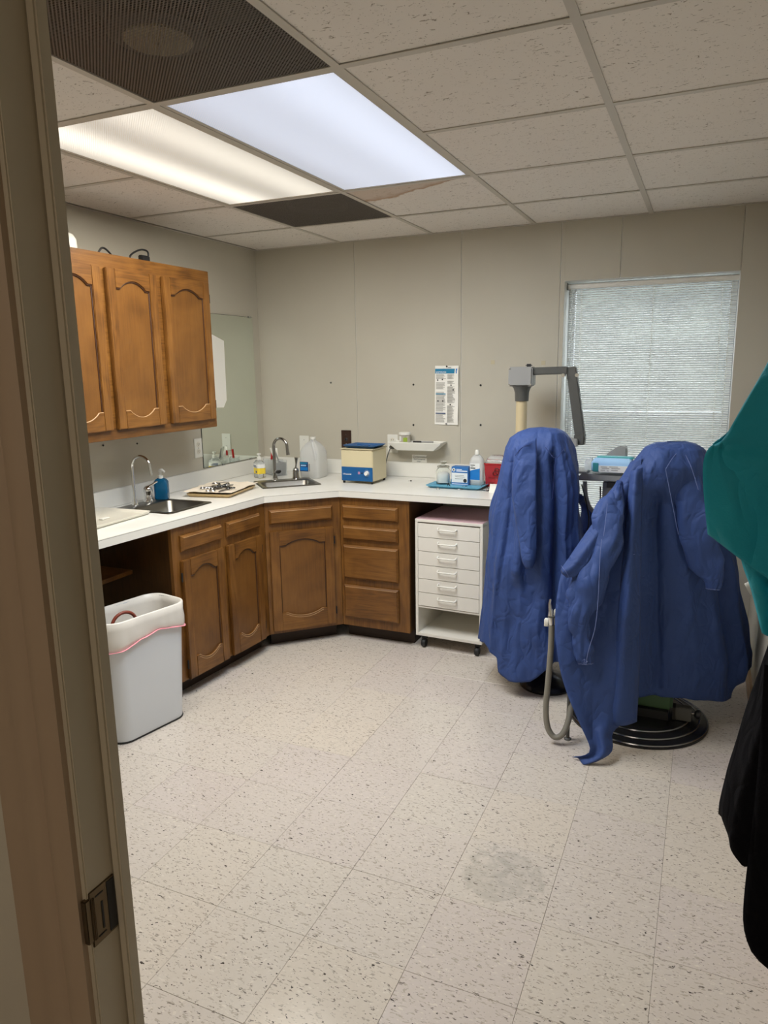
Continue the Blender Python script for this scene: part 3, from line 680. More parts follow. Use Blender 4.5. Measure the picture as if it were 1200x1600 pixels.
# sinks
def sink(s, label, ledge):
    t = thing('sink', label, 'sink', (s['c'][0], s['c'][1], ZC), s['rz']); w_, d_ = s['w']/2, s['d']/2
    cy = -ledge/2+.004; hy = d_-ledge/2-.022; hx = w_-.03
    def rr(hx, hy, r, cx=0, cy=0, n=6):
        o = []
        for q, (sx, sy) in enumerate(((1, 1), (-1, 1), (-1, -1), (1, -1))):
            for k in range(n+1):
                a = PI/2*q+PI/2*k/n; o.append((cx+sx*(hx-r)+r*math.cos(a), cy+sy*(hy-r)+r*math.sin(a)))
        return o
    rows = [[(x, y, .0005) for x, y in rr(w_, d_, .02)], [(x, y, .005) for x, y in rr(w_-.004, d_-.004, .018)], [(x, y, .005) for x, y in rr(hx+.006, hy+.006, .04, 0, cy)],
            [(x, y, .001) for x, y in rr(hx, hy, .035, 0, cy)], [(x, y, -.09) for x, y in rr(hx-.012, hy-.012, .035, 0, cy)], [(x, y, -.115) for x, y in rr(hx-.03, hy-.03, .03, 0, cy)], [(x, y, -.12) for x, y in rr(.02, .02, .0199, 0, cy)]]
    g = MB(); g.grid(rows, closed=True); g.f.append(tuple(len(g.v)-28+k for k in range(28))); g.mi.append(0)
    g.build('basin', 'steel_basin', t, smooth=True, autos=True)
    MB().lathe([(0, -.1195), (.018, -.1195), (.021, -.118), (0, -.117)], (0, cy, 0), 16).build('drain', 'chrome', t, smooth=True)
    return t
sink(SK1, 'left stainless steel sink with a gooseneck faucet, nearer the door', .085)
sink(SK2, 'right stainless steel sink set diagonally in the counter corner', .075)
# faucets
fa = thing('faucet', 'tall chrome gooseneck faucet with a domed lever at the left sink', 'faucet', (-2.69, 2.855, ZC+.005), 0)
zt = at(222, 712, 0, -2.64).z-ZC-.005; rad = .06
MB().tube([(0, 0, 0), (0, 0, .02), (0, 0, .035), (0, 0, zt-rad)]+arc((rad, 0, zt-rad), rad, PI, .12*PI, 16)+[(2*rad-.002, 0, zt-rad-.02+.02), (2*rad+.004, 0, zt-rad-.035)], [.013, .013, .0085, .0075]+[.0075]*17+[.0075, .0085], 12).build('spout', 'chrome', fa, smooth=True)
lv = MB(); lv.lathe([(0, 0), (.026, 0), (.027, .012), (.020, .02), (.019, .045), (.024, .06), (.022, .075), (.012, .086), (0, .088)], (.015, .085, 0), 18); h_ = lv.build('lever_body', 'chrome', fa, smooth=True)
MB().tube([(.015, .085, .078), (.035, .105, .094), (.055, .118, .108)], [.008, .006, .005], 8).build('lever', 'chrome', h_, smooth=True)
MB().lathe([(0, 0), (.016, 0), (.014, .008), (0, .008)], (0, 0, 0), 16).build('escutcheon', 'chrome', fa, smooth=True)
f2 = thing('faucet', 'chrome gooseneck faucet with black handle at the right sink', 'faucet', (-2.45, 3.83, ZC+.005), -.05)
zt = at(437, 686, 1, 3.80).z-ZC-.005; rad = .05
MB().tube([(0, 0, 0), (0, 0, .02), (0, 0, .03), (0, 0, zt-rad)]+arc((rad, 0, zt-rad), rad, PI, .06*PI, 16)+[(2*rad+.002, 0, zt-rad-.03), (2*rad+.005, 0, zt-rad-.05)], [.016, .015, .010, .0095]+[.009]*17+[.010, .0115], 12).build('spout', 'chrome_dark', f2, smooth=True)
MB().lathe([(0, 0), (.020, 0), (.018, .010), (0, .010)], (0, 0, 0), 16).build('escutcheon', 'chrome', f2, smooth=True)
hd = MB().tube([(.008, -.006, .045), (.03, -.035, .055)], .008, 8).build('handle_stem', 'chrome', f2, smooth=True)
MB().tube([(.028, -.03, .053), (.055, -.04, .058), (.072, -.045, .062)], [.006, .013, .008], 10).build('grip', 'black_plastic', hd, smooth=True)
v2 = thing('dispenser_valve', 'stubby dark chrome valve with an upright flared lever behind right sink', 'valve', (-2.355, 3.925, ZC+.005), 0)
MB().lathe([(0, 0), (.024, 0), (.021, .008), (.019, .045), (.017, .06), (.008, .068), (0, .069)], (0, 0, 0), 16).build('valve_body', 'chrome_dark', v2, smooth=True)
MB().tube([(0, 0, .065), (.004, 0, .09), (.006, 0, .115), (.008, 0, .132)], [.005, .005, .009, .014], 10).build('lever', 'chrome_dark', v2, smooth=True)
# soap bottle
sb = thing('soap_bottle', 'clear blue hand soap pump bottle behind the left sink', 'bottle', (-2.665, 3.035, ZC+.005), .4)
MB().rrect(0, 0, .036, .026, .012, [(-.004, 0), (0, .004), (0, .095), (-.008, .108), (-.020, .116)]).build('body', 'blue_liquid', sb, smooth=True)
MB().lathe([(0, .114), (.013, .114), (.013, .130), (.006, .132), (.006, .150), (0, .150)], (0, 0, 0), 14).build('collar', 'white_plastic', sb, smooth=True)
MB().tube([(0, 0, .150), (0, 0, .156), (.012, -.010, .160), (.03, -.022, .152)], [.011, .011, .008, .005], 10).build('pump_head', 'white_plastic', sb, smooth=True)
# grey tray at the left edge
gt = thing('tray', 'pale grey flat tray on the counter at the door end of the left sink', 'tray', (-2.60, 2.50, ZT), .04)
MB().rrect(0, 0, .16, .20, .02, [(-.012, 0), (0, .012), (0, .016), (-.006, .016), (-.016, .005)]).build('body', 'ivory_plastic', gt, smooth=True)
MB().box(.03, .055, -.02, .03, .006, .012).build('white_block', 'white_plastic', gt, bevel=.002)
# instrument tray with crinkled paper
it = thing('instrument_tray', 'shallow tan tray lined with crinkled white paper between the two sinks', 'tray', (-2.50, 3.345, ZT), .17)
MB().rrect(0, 0, .135, .175, .02, [(-.014, 0), (0, .016), (0, .019), (-.005, .019), (-.018, .006)]).build('body', 'tan_tray', it, smooth=True)
rows = []
for j in range(15):
    r_ = []
    for i in range(13):
        x = -.145+.29*i/12; y = -.185+.37*j/14; e = max(abs(x)/.145, abs(y)/.185)
        z = .022+.010*max(0, e-.75)/.25+.006*noise.noise(Vector((x*22, y*22, 1)))
        x += .008*noise.noise(Vector((x*9, y*9, 5))); r_.append((x, y, z))
    rows.append(r_)
MB().grid(rows).build('paper_liner', 'paper_crinkle', it, solid=.0008)
MT_ = it.matrix_basis
def on_tray(x, y, z): return tuple(MT_ @ Vector((x, y, z)))
def forceps(label, loc, rz, mt='blade_steel', L=.06, grp=None):
    t = thing('dental_forceps', label, 'instrument', loc, rz)
    b = MB()
    for s in (-1, 1):
        b2_ = MB(); b2_.tube([(-L, s*.012, .006), (-L*.5, s*.009, .007), (0, 0, .008+.003*s), (L*.45, -s*.004, .008), (L*.55, -s*.002, .010)], [.0035, .004, .0045, .0035, .002], 7)
        b2_.tube(arc((-L-.012, s*.014, .006), .012, 0, 2*PI, 14, 'xy')[:-1], .0028, 6, closed=True)
        b2_.build('handle', mt, t, smooth=True)
    MB().lathe([(0, .003), (.005, .003), (.005, .014), (0, .014)], (0, 0, 0), 10).build('pivot', 'chrome_dark', t)
    return t
for k, (x, y, a, mt, dz, lb) in enumerate(((-.02, -.05, 1.9, 'chrome', .022, 'bright ringed forceps nearest the left sink in the tan tray'), (.0, -.01, 1.3, 'blade_steel', .028, 'dark forceps under the top of the heap in the tan tray'),
        (-.025, .02, 2.2, 'dark_metal', .034, 'black forceps on top of the heap in the tan tray'), (.015, .045, 1.0, 'blade_steel', .024, 'dark forceps at the far end of the heap in the tan tray'))):
    forceps(lb, on_tray(x, y, dz), a, mt)
for k, (x, y, a, dz, lb_) in enumerate(((-.045, -.02, .6, .024, 'dark forceps at the wall side of the heap in the tan tray'), (.03, .0, 2.6, .026, 'dark forceps at the front edge of the heap in the tan tray'), (-.01, .085, 1.7, .024, 'small dark forceps lying beyond the heap in the tan tray'))):
    forceps(lb_, on_tray(x, y, dz), a, 'dark_metal' if k else 'blade_steel', L=.045)
pr = thing('dental_probe', 'single dark tweezer lying apart at the front of the tan tray', 'instrument', on_tray(.06, -.085, .024), 1.5)
MB().tube([(-.05, 0, .004), (-.02, .001, .005), (.03, 0, .005), (.055, .003, .004)], [.003, .005, .005, .0015], 8).build('shaft', 'blade_steel', pr, smooth=True)
hm = thing('mouth_mirror', 'round wire mouth mirror resting at the back of the tan tray', 'instrument', on_tray(-.08, .08, .026), 1.2)
MB().tube(arc((0, 0, .012), .018, 0, 2*PI, 20, 'xy')[:-1], .003, 6, closed=True).build('ring', 'chrome_dark', hm, smooth=True); MB().lathe([(0, .011), (.017, .011), (.017, .013), (0, .013)], (0, 0, 0), 18).build('disc', 'chrome_dark', hm)
MB().tube([(.018, 0, .012), (.04, .002, .010), (.055, -.004, .012), (.09, .0, .006)], .0022, 6).build('handle', 'blade_steel', hm, smooth=True)
# ------------------------------------------------------------------ behind the right sink
cd_ = thing('organizer', 'clear plastic desk organizer in the counter corner holding brushes and a bag', 'organizer', (-2.60, 4.06, ZT), -.5)
b = MB()
for x0, x1 in ((-.075, -.073), (-.015, -.013), (.045, .047), (.095, .097)): b.box(x0, x1, -.04, .04, 0, .10)
for y0 in (-.04, .038): b.box(-.075, .097, y0, y0+.002, 0, .10)
b.box(-.075, .097, -.04, .04, 0, .003); b.build('tray_body', 'clear_plastic', cd_)
MB().box(.05, .093, -.036, .036, .004, .085).build('grey_insert', 'unit_grey', cd_, bevel=.003)
rb = thing('red_marker', 'red capped stick standing in the clear organizer', 'pen', tuple(cd_.matrix_basis @ Vector((-.045, 0, .004))))
MB().tube([(0, 0, 0), (.008, 0, .09)], .005, 8).build('shaft', 'clear_plastic', rb); MB().tube([(.008, 0, .09), (.014, 0, .15)], .0075, 8).build('cap', 'red_plastic', rb)
pk = thing('brush_pouch', 'white pouch with red print leaning in the clear organizer', 'pouch', tuple(cd_.matrix_basis @ Vector((.02, .0, .004))), -.3)
rows = []
for j in range(9):
    v = j/8; wd = .026*(1-v**3*.7)
    rows.append([(-.004+.03*v*0+u*wd+.02*(1-v)*0, -.005+.018*v+.006*math.cos(u*1.5)+.003*noise.noise(Vector((u*2, v*4, 3))), .005+.165*v) for u in np.linspace(-1, 1, 7)])
MB().grid(rows).build('pouch', 'paper', pk, smooth=True, solid=.004, autos=False)
rp = MB(); rp.box(-.022, -.010, -.001, .0, .11, .145); rp.v = [(x, y+.0, z) for x, y, z in rp.v]; rp.build('red_print', 'red_plastic', pk)
for k, (dx, dz, an) in enumerate(((.035, .12, .35), (.05, .10, .5))):
    q = thing('brush', ('white handled brush leaning furthest right in the organizer', 'short grey brush in front of the white brush in the organizer')[k], 'brush', tuple(cd_.matrix_basis @ Vector((.045+.012*k, -.015+.02*k, .09))), .2)
    MB().tube([(.0, 0, 0), (-.018, 0, .05), (-.03, 0, dz*.75)], [.006, .008, .011], 8, flat=.5).build('handle', ('white_plastic', 'unit_grey')[k], q, smooth=True)
    MB().rrect(.006, 0, .008, .006, .003, [(0, -.045), (.001, 0)]).build('bristles', ('white_plastic', 'unit_dark')[k], q)
yb0 = len(bpy.data.meshes)
yb = thing('pump_bottle', 'small clear pump bottle with a yellow label beside the organizer', 'bottle', (-2.61, 3.90, ZT), -.55)
MB().rrect(0, 0, .030, .022, .012, [(-.003, 0), (0, .003), (0, .075), (-.01, .088), (-.018, .092)]).build('body', 'clear_plastic', yb, smooth=True)
MB().rrect(0, 0, .0305, .0225, .0125, [(0, .022), (0, .050)]).build('yellow_label', 'label_yellow', yb); MB().rrect(0, 0, .0305, .0225, .0125, [(0, .051), (0, .070)]).build('white_label', 'label_white', yb)
b = MB(); b.box(-.018, .016, -.0235, -.0228, .055, .058); b.box(-.018, .010, -.0235, -.0228, .061, .064); b.box(.004, .014, -.0235, -.0228, .027, .037); b.build('label_print', 'label_navy', yb)
MB().lathe([(0, .09), (.011, .09), (.011, .104), (.005, .106), (.005, .114), (.010, .115), (.010, .122), (0, .123)], (0, 0, 0), 14).build('pump_head', 'white_plastic', yb, smooth=True)
for ch in yb.children: ch.data.transform(Matrix.Scale(1.28, 4))
# water jug
jc = at(491, 748, 2, ZC); dv = Vector((jc.x, jc.y, 0)).normalized(); jc = jc+dv*.075
jg = thing('water_jug', 'half full translucent gallon water jug with a blue label', 'jug', (jc.x, jc.y, ZT), 0)
s = .94
pr_ = [(-.008, 0), (0, .008), (0, .145), (-.003, .165), (-.012, .188), (-.028, .210), (-.046, .226), (-.056, .234), (-.058, .248)]
MB().rrect(0, 0, .076*s, .076*s, .03, pr_, n=8).build('body', 'milky_plastic', jg, smooth=True)
MB().lathe([(0, .243), (.019, .243), (.019, .258), (0, .258)], (0, 0, 0), 20).build('cap', 'white_plastic', jg, smooth=True)
MB().tube(spline([(.02, -.045, .225), (.035, -.058, .195), (.05, -.068, .155), (.052, -.070, .12)], 5), .010, 8).build('handle', 'milky_plastic', jg, smooth=True)
lb = MB(); lb.box(-.060, .0, -.0735, -.0718, .045, .105); o = lb.build('label', 'label_navy', jg)
for a in ((-.056, -.004, .050, .072, 'label_blue'), (-.052, -.014, .078, .087, 'mask_blue'), (-.056, -.006, .092, .101, 'poster_teal')): MB().box(a[0], a[1], -.0741, -.0734, a[2], a[3]).build('label_print', a[4], o)
b = MB(); [b.box(.005, .012, -.0735, -.0725, .048+.008*k, .053+.008*k) for k in range(6)]; b.build('side_print', 'ink_grey', jg)
# wall plates
def plate_thing(name, label, u, v, ax, val, mt, kind):
    p_ = at(u, v, ax, val); t = thing(name, label, 'wall plate', tuple(p_), 0 if ax == 1 else PI/2)
    t.matrix_basis = Matrix.Translation(p_) @ Matrix.Rotation(0 if ax == 1 else PI/2, 4, 'Z')
    MB().box(-.036, .036, -.006, -.0002, -.058, .058).build('plate', mt, t, bevel=.002)
    if kind == 'outlet':
        for z in (-.021, .021):
            r = MB().lathe([(0, -.0075), (.0165, -.0075), (.0168, -.006), (0, -.006)], (0, 0, z), 18, axis='y').build('receptacle', 'ivory_plastic', t)
            b = MB(); b.box(-.007, -.0052, -.0082, -.0074, z-.001, z+.008); b.box(.005, .0068, -.0082, -.0074, z-.001, z+.007); b.box(-.002, .002, -.0082, -.0074, z-.009, z-.005); b.build('slot', 'black_plastic', r)
        MB().lathe([(0, -.0072), (.003, -.0072), (.003, -.006), (0, -.006)], (0, 0, 0), 8, axis='y').build('screw', 'unit_grey', t)
    else:
        for z in (-.030, .030): MB().lathe([(0, -.0072), (.003, -.0072), (.003, -.006), (0, -.006)], (0, 0, z), 8, axis='y').build('screw', 'unit_grey' if kind == 'blank' else 'chrome', t)
    if kind == 'jack': MB().lathe([(0, -.010), (.007, -.010), (.012, -.006), (0, -.006)], (0, 0, -.002), 14, axis='y').build('jack', 'black_plastic', t)
    return t
plate_thing('blank_plate', 'blank white wall plate behind the water jug', 476, 694, 1, YB, 'white_plastic', 'blank')
plate_thing('jack_plate', 'dark brown wall plate above the beige and blue cleaner', 541.5, 686, 1, YB, 'brown_plate', 'jack')
plate_thing('wall_outlet', 'white duplex outlet beside the white wall shelf', 614, 693, 1, YB, 'white_plastic', 'outlet')
plate_thing('wall_outlet', 'white duplex outlet on the left wall beside the mirror', 309, 700, 0, XL, 'white_plastic', 'outlet')
# power cord of the cleaner
pc = thing('power_cord', 'grey plug and cord hanging from the outlet by the wall shelf', 'cord', (-1.80, 4.20, 1.08))
pl = at(613.5, 698, 1, YB-.02)
MB().lathe([(0, -.03), (.011, -.03), (.014, -.010), (.014, .0115), (0, .0115)], tuple(pl), 12, axis='y').build('plug', 'unit_dark', pc, world=True, smooth=True)
MB().tube(spline([tuple(pl+Vector((0, -.028, 0))), tuple(pl+Vector((-.012, -.045, -.04))), tuple(pl+Vector((-.03, -.05, -.11))), tuple(pl+Vector((-.05, -.05, -.165))), (-1.86, 4.15, .909)], 6), .0035, 7).build('cord', 'unit_dark', pc, world=True, smooth=True)
# ultrasonic cleaner
CX0, CX1, CY0, CY1, CZ = -2.0, -1.79, 3.872, 4.065, .205
uc = thing('ultrasonic_cleaner', 'beige ultrasonic cleaner with a blue control panel and white dial', 'cleaner', ((CX0+CX1)/2, (CY0+CY1)/2, ZT), -.02)
hw, hd2 = .106, .097
MB().box(-hw, hw, -hd2, hd2, .014, CZ).build('housing', 'beige_enamel', uc, bevel=.004)
MB().box(-hw-.005, hw+.006, -hd2-.006, hd2+.004, CZ-.001, CZ+.006).build('tank_rim', 'beige_side', uc, bevel=.002)
pnl = MB().box(-hw+.003, hw-.001, -hd2-.004, -hd2+.001, .016, .100).build('control_panel', 'blue_enamel', uc, bevel=.001)
kn = MB().lathe([(0, -.018), (.010, -.018), (.013, -.004), (.014, 0), (0, 0)], (.068, -hd2-.004, .066), 20, axis='y').build('dial', 'white_plastic', uc, smooth=True)
MB().box(.0665, .0695, -hd2-.0235, -hd2-.012, .053, .080).build('dial_grip', 'white_plastic', kn, bevel=.001)
b = MB()
for k in range(16):
    a = 2*PI*k/16; b.box(.068+.019*math.cos(a)-.001, .068+.019*math.cos(a)+.001, -hd2-.0046, -hd2-.0038, .066+.019*math.sin(a)-.001, .066+.019*math.sin(a)+.001)
b.build('dial_marks', 'ink_white', pnl)
b = MB(); b.box(.010, .013, -hd2-.0046, -hd2-.0038, .058, .074); b.box(.018, .021, -hd2-.0046, -hd2-.0038, .058, .074); b.build('switch_marks', 'drawstring', pnl)
MB().lathe([(0, -.004), (.004, -.004), (.004, 0), (0, 0)], (.036, -hd2-.004, .066), 10, axis='y').build('indicator', 'black_plastic', pnl)
text('Ultrasonic', .014, 'ink_white', pnl, (-.095, -hd2-.0046, .052), shear=.3)
for x in (-.095, .093):
    for y in (-.085, .085): MB().lathe([(0, 0), (.007, 0), (.008, .014), (0, .014)], (x, y, 0), 10).build('foot', 'black_rubber', uc)
bt = thing('instrument_tray', 'dark blue plastic tray lying on top of the beige cleaner', 'tray', ((CX0+CX1)/2+.01, (CY0+CY1)/2-.01, ZT+CZ+.0068), -.06)
MB().rrect(0, 0, .108, .085, .012, [(-.022, 0), (-.004, .014), (0, .016), (-.003, .018), (-.010, .016), (-.026, .004)]).build('body', 'blue_plastic', bt, smooth=True)
MB().tube([(-.06, .02, .012), (.07, .045, .014)], .0035, 8).build('rib', 'blue_enamel', bt); MB().lathe([(0, .014), (.006, .014), (.005, .021), (0, .022)], (.06, -.05, 0), 12).build('stud', 'blue_enamel', bt)
# wall shelf tray + jar + marker
sc = (at(610, 690, 1, YB-.06)+at(693, 690, 1, YB-.06))/2; zt = sc.z
ws = thing('wall_shelf', 'white flared plastic tray shelf fixed to the back wall', 'shelf', (sc.x+.005, YB, zt))
hw = .175
b = MB(); poly = [(-hw, 0), (-hw+.06, -.055), (hw-.06, -.055), (hw, 0), (hw-.012, 0), (hw-.066, -.045), (-hw+.066, -.045), (-hw+.012, 0)]
# front wall, back wall, floor and flared ends
top_o = [(-hw, -.125), (hw, -.125), (hw, -.001), (-hw, -.001)]; bot_o = [(-hw+.055, -.105), (hw-.055, -.105), (hw-.055, -.001), (-hw+.055, -.001)]
top_i = [(-hw+.012, -.115), (hw-.012, -.115), (hw-.012, -.011), (-hw+.012, -.011)]; mid_i = [(-hw+.02, -.112), (hw-.02, -.112), (hw-.02, -.013), (-hw+.02, -.013)]
rows = [[(x, y, -.052) for x, y in bot_o], [(x, y, -.006) for x, y in top_o], [(x, y, .0) for x, y in top_o], [(x, y, .0) for x, y in top_i], [(x, y, -.006) for x, y in mid_i]]
b.grid(rows, closed=True); b.f += [(3, 2, 1, 0), (16, 17, 18, 19)]; b.mi += [0, 0]
b.build('body', 'white_plastic', ws, bevel=.002)
jx = at(632, 693, 1, YB-.07)
jr = thing('jar', 'small white lidded jar with a green label on the wall shelf', 'jar', (jx.x, YB-.062, zt-.006))
MB().lathe([(0, 0), (.033, 0), (.035, .004), (.035, .046), (.032, .050), (0, .050)], (0, 0, 0), 24).build('body', 'clear_plastic', jr, smooth=True); MB().lathe([(0, .048), (.038, .048), (.038, .060), (.034, .063), (0, .063)], (0, 0, 0), 24).build('lid', 'white_plastic', jr, smooth=True)
MB().lathe([(0, .003), (.0325, .003), (.0325, .044), (0, .044)], (0, 0, 0), 24).build('contents', 'paper_crinkle', jr, smooth=True)
def curved(c0, r, a0, a1, z0, z1, n=8):
    b = MB(); b.grid([[(c0[0]+r*math.cos(a0+(a1-a0)*k/n), c0[1]+r*math.sin(a0+(a1-a0)*k/n), z) for k in range(n+1)] for z in (z0, z1)]); return b
curved((0, 0), .0356, -1.5, -.75, .006, .032).build('green_label', mat('label_green', lin(150, 175, 60), .5).name, jr, solid=.0005); curved((0, 0), .0356, -2.6, -1.9, .008, .040).build('white_label', 'label_white', jr, solid=.0005)
mk = thing('marker_pen', 'black capped marker lying on the wall shelf', 'pen', (jx.x+.09, YB-.075, zt-.006))
MB().tube([(-.03, .0, .0065), (.025, .003, .0065)], .0062, 10).build('cap', 'black_plastic', mk, smooth=True); MB().tube([(.025, .003, .0065), (.10, .008, .0065)], .0055, 10).build('barrel', 'unit_grey', mk, smooth=True)
wd = thing('dental_probe', 'thin steel instrument lying behind the marker on the wall shelf', 'instrument', (jx.x+.125, YB-.05, zt-.006))
MB().tube([(-.05, 0, .003), (.02, .004, .003), (.045, .006, .005)], .0022, 6).build('shaft', 'chrome', wd, smooth=True)
# signs on the back wall
sg = thing('paper_sign', 'small white hand lettered sign under the wall shelf', 'sign', (-1.637, YB-.0004, 1.015))
MB().box(-.049, .050, -.0008, 0, -.026, .026).build('sheet', 'paper', sg)
text('Contaminated', .017, 'ink', sg, (.002, -.0010, .0085), shear=.25, align='CENTER', sx=.98); text('Instruments', .016, 'ink', sg, (.0, -.0010, -.006), shear=.2, align='CENTER'); text('ONLY', .011, 'ink', sg, (-.002, -.0010, -.0195), align='CENTER')
po = thing('instruction_poster', 'tall white instruction sheet with a blue heading pinned to the back wall', 'poster', (-1.454, YB-.0005, 1.41))
po.matrix_basis = Matrix.Translation((-1.454, YB-.003, 1.412)) @ Matrix.Rotation(.010, 4, 'Y')
rows = []
for j in range(13):
    rows.append([(-.076+.152*i/6, -.002-.006*(max(0, (i-4)/2))**2*(1+.5*math.sin(j*.8)), -.178+.356*j/12) for i in range(7)])
MB().grid(rows).build('sheet', 'paper', po, solid=.0006)
def yoff(x): return -.0036-.006*max(0, (x-.0253)/.0507)**2*1.3
MB().box(-.075, .058, -.0042, -.0030, .132, .160).build('heading_band', 'poster_teal', po); MB().box(.058, .0745, -.0075, -.0030, .132, .160).build('heading_band', 'label_blue', po)
text('EASYWASH', .0165, 'ink_white', po, (-.071, -.0044, .134), shear=.0, sx=.80)
b = MB(); b.box(.008, .028, -.0042, -.0032, .165, .169); b.build('top_line', 'ink_grey', po)
b = MB(); rr = random.Random(3); z = .124
while z > -.168:
    if not (.020 < z < .034 or -.110 < z < -.098 or .078 < z < .10): b.box(-.069, -.069+rr.uniform(.045, .064), -.0032, -.0027, z, z+.0022)
    if not (.088 < z < .100 or .055 < z < .070 or -.06 < z < -.045): b.box(.004, .004+rr.uniform(.03, .052), -.0042, -.0027, z, z+.0022)
    z -= .0048
o = b.build('text_lines', 'grey_text', po); o['kind'] = 'stuff'
b = MB(); b.box(-.070, -.006, -.0034, -.0028, -.006+.012, .004+.008); b.build('section_band', 'poster_teal', po); MB().box(-.070, -.006, -.0034, -.0028, -.112, -.105).build('section_band', 'label_navy', po)
b = MB()
for x, z in ((-.058, .092), (-.028, .096), (.028, .062), (.042, .034), (-.055, -.034), (-.024, -.034), (.024, -.055)): b.lathe([(0, -.0042), (.0045, -.0042), (.0045, -.003), (0, -.003)], (x, 0, z), 8, axis='y')
b.build('diagram_marks', 'ink', po)
for z, m_ in ((.174, 'ink'), (-.172, 'ink_grey')): MB().lathe([(0, -.010), (.005, -.009), (.005, -.004), (0, -.003)], (.0, 0, z), 10, axis='y').build('push_pin', m_, po, smooth=True)
# anchors and screw holes left in the back wall
for (u, v, lab) in ((517, 598, 'lone dark wall anchor above the right sink'), (751, 602, 'upper of two screw holes right of the poster'), (751, 664, 'lower of two screw holes right of the poster'), (646, 601, 'upper of two screw holes left of the poster'), (646, 664, 'lower of two screw holes left of the poster')):
    p_ = at(u, v, 1, YB); t = MB().lathe([(0, -.004), (.0055, -.004), (.0065, -.0002), (0, 0)], (0, 0, 0), 10, axis='y').build('wall_anchor', 'unit_dark' if u < 600 else 'ink', None); t.location = p_; tag(t, lab, 'screw')
for (u, v, lab) in ((770, 566, 'pale square patch with a hook hole right of the poster'), (849, 567, 'pale square patch on the wall beside the window')):
    p_ = at(u, v, 1, YB); t = MB().box(-.012, .012, -.002, -.0001, -.012, .012).build('adhesive_patch', 'beige_side', None); t.location = p_; tag(t, lab, 'patch')
for (u, v, lab) in ((161, 696, 'dark screw hole left of the gooseneck faucet under the wall cabinet'), (214, 693, 'small screw hole above the gooseneck faucet under the wall cabinet')):
    p_ = at(u, v, 0, XL); t = MB().lathe([(0, .003), (.005, .003), (.005, 0), (0, 0)], (0, 0, 0), 8, axis='x').build('wall_anchor', 'ink', None); t.location = p_; tag(t, lab, 'screw')
# ------------------------------------------------------------------ right end of the counter
tt = thing('instrument_tray', 'light blue flat tray under the jar, box and bottle', 'tray', (-1.285, 3.975, ZT), -.03)
MB().rrect(0, 0, .165, .125, .012, [(-.022, 0), (0, .014), (0, .017), (-.006, .017), (-.026, .005)]).build('body', 'teal_tray', tt, smooth=True)
gj = thing('glass_jar', 'clear stoppered glass jar packed with white cotton', 'jar', (-1.395, 4.005, ZC+.0055))
MB().lathe([(0, 0), (.040, 0), (.044, .006), (.044, .075), (.038, .088), (.033, .092), (.033, .10), (.030, .10), (.029, .09), (.035, .085), (.040, .073), (.040, .008), (0, .006)], (0, 0, 0), 28).build('body', 'jar_glass', gj, smooth=True)
MB().lathe([(0, .098), (.037, .098), (.036, .106), (.018, .110), (.012, .118), (.024, .128), (.024, .132), (0, .133)], (0, 0, 0), 24).build('stopper', 'jar_glass', gj, smooth=True)
MB().lathe([(0, .008), (.036, .009), (.0385, .03), (.037, .058), (.025, .07), (0, .072)], (0, 0, 0), 20).build('cotton', 'cotton', gj, smooth=True)
bx = thing('mask_box', 'blue and white cardboard dispenser box beside the cotton jar', 'box', (-1.283, 4.01, ZC+.0055), -.04)
MB().box(-.052, .052, -.032, .032, 0, .107).build('carton', 'box_blue', bx, bevel=.001)
MB().box(-.050, .046, -.0327, -.0318, .016, .072).build('white_panel', 'label_white', bx)
MB().lathe([(0, -.0008), (.010, -.0008), (.010, 0), (0, 0)], (-.038, -.032, .089), 16, axis='y').build('drop_badge', 'label_white', bx); MB().prism([(-.0415, .084), (-.0345, .084), (-.034, .089), (-.038, .097), (-.042, .089)], -.0332, -.0327, 1).build('drop_mark', 'ink', bx)
b = MB(); b.box(-.022, .012, -.0328, -.0319, .090, .094); b.box(-.022, .045, -.0328, -.0319, .080, .086); b.box(-.048, .05, -.0328, -.0319, .005, .008); b.build('heading_print', 'ink_white', bx)
b = MB(); b.box(-.03, .025, -.0332, -.0326, .056, .0585); b.box(-.028, .03, -.0332, -.0326, .048, .0505); b.box(-.03, .02, -.0332, -.0326, .036, .039); b.build('panel_print', 'ink_grey', bx)
MB().lathe([(0, -.0014), (.011, -.0014), (.011, -.0008), (0, -.0008)], (.032, -.032, .028), 16, axis='y').build('seal_mark', 'ink', bx)
ab = thing('alcohol_bottle', 'tall white translucent bottle with a bright blue label', 'bottle', (-1.195, 4.025, ZC+.0055), -.04)
MB().rrect(0, 0, .042, .030, .022, [(-.004, 0), (0, .004), (0, .135), (-.006, .155), (-.020, .172), (-.028, .178)], n=8).build('body', 'milky_plastic', ab, smooth=True)
MB().lathe([(0, .176), (.0145, .176), (.013, .20), (.010, .205), (0, .205)], (0, 0, 0), 18).build('cap', 'white_plastic', ab, smooth=True)
MB().box(-.033, .027, -.0312, -.0302, .030, .128).build('label', 'label_white', ab); MB().prism([(-.033, .033), (.027, .033), (.027, .100), (.005, .096), (-.033, .085)], -.0318, -.0311, 1).build('blue_field', 'label_blue', ab)
b = MB(); b.box(-.029, -.002, -.0318, -.0311, .116, .120); b.box(-.026, -.012, -.0318, -.0311, .109, .111); b.box(-.029, .0, -.0318, -.0311, .098, .104); b.build('label_print', 'ink', ab)
sh_ = thing('sharps_container', 'red sharps container with a clear lid at the counter end', 'container', (-1.083, 4.045, ZT), .03)
MB().rrect(0, 0, .064, .05, .012, [(-.010, 0), (-.008, .003), (0, .128), (.003, .130), (.003, .137)]).build('body', 'red_clear', sh_, smooth=True)
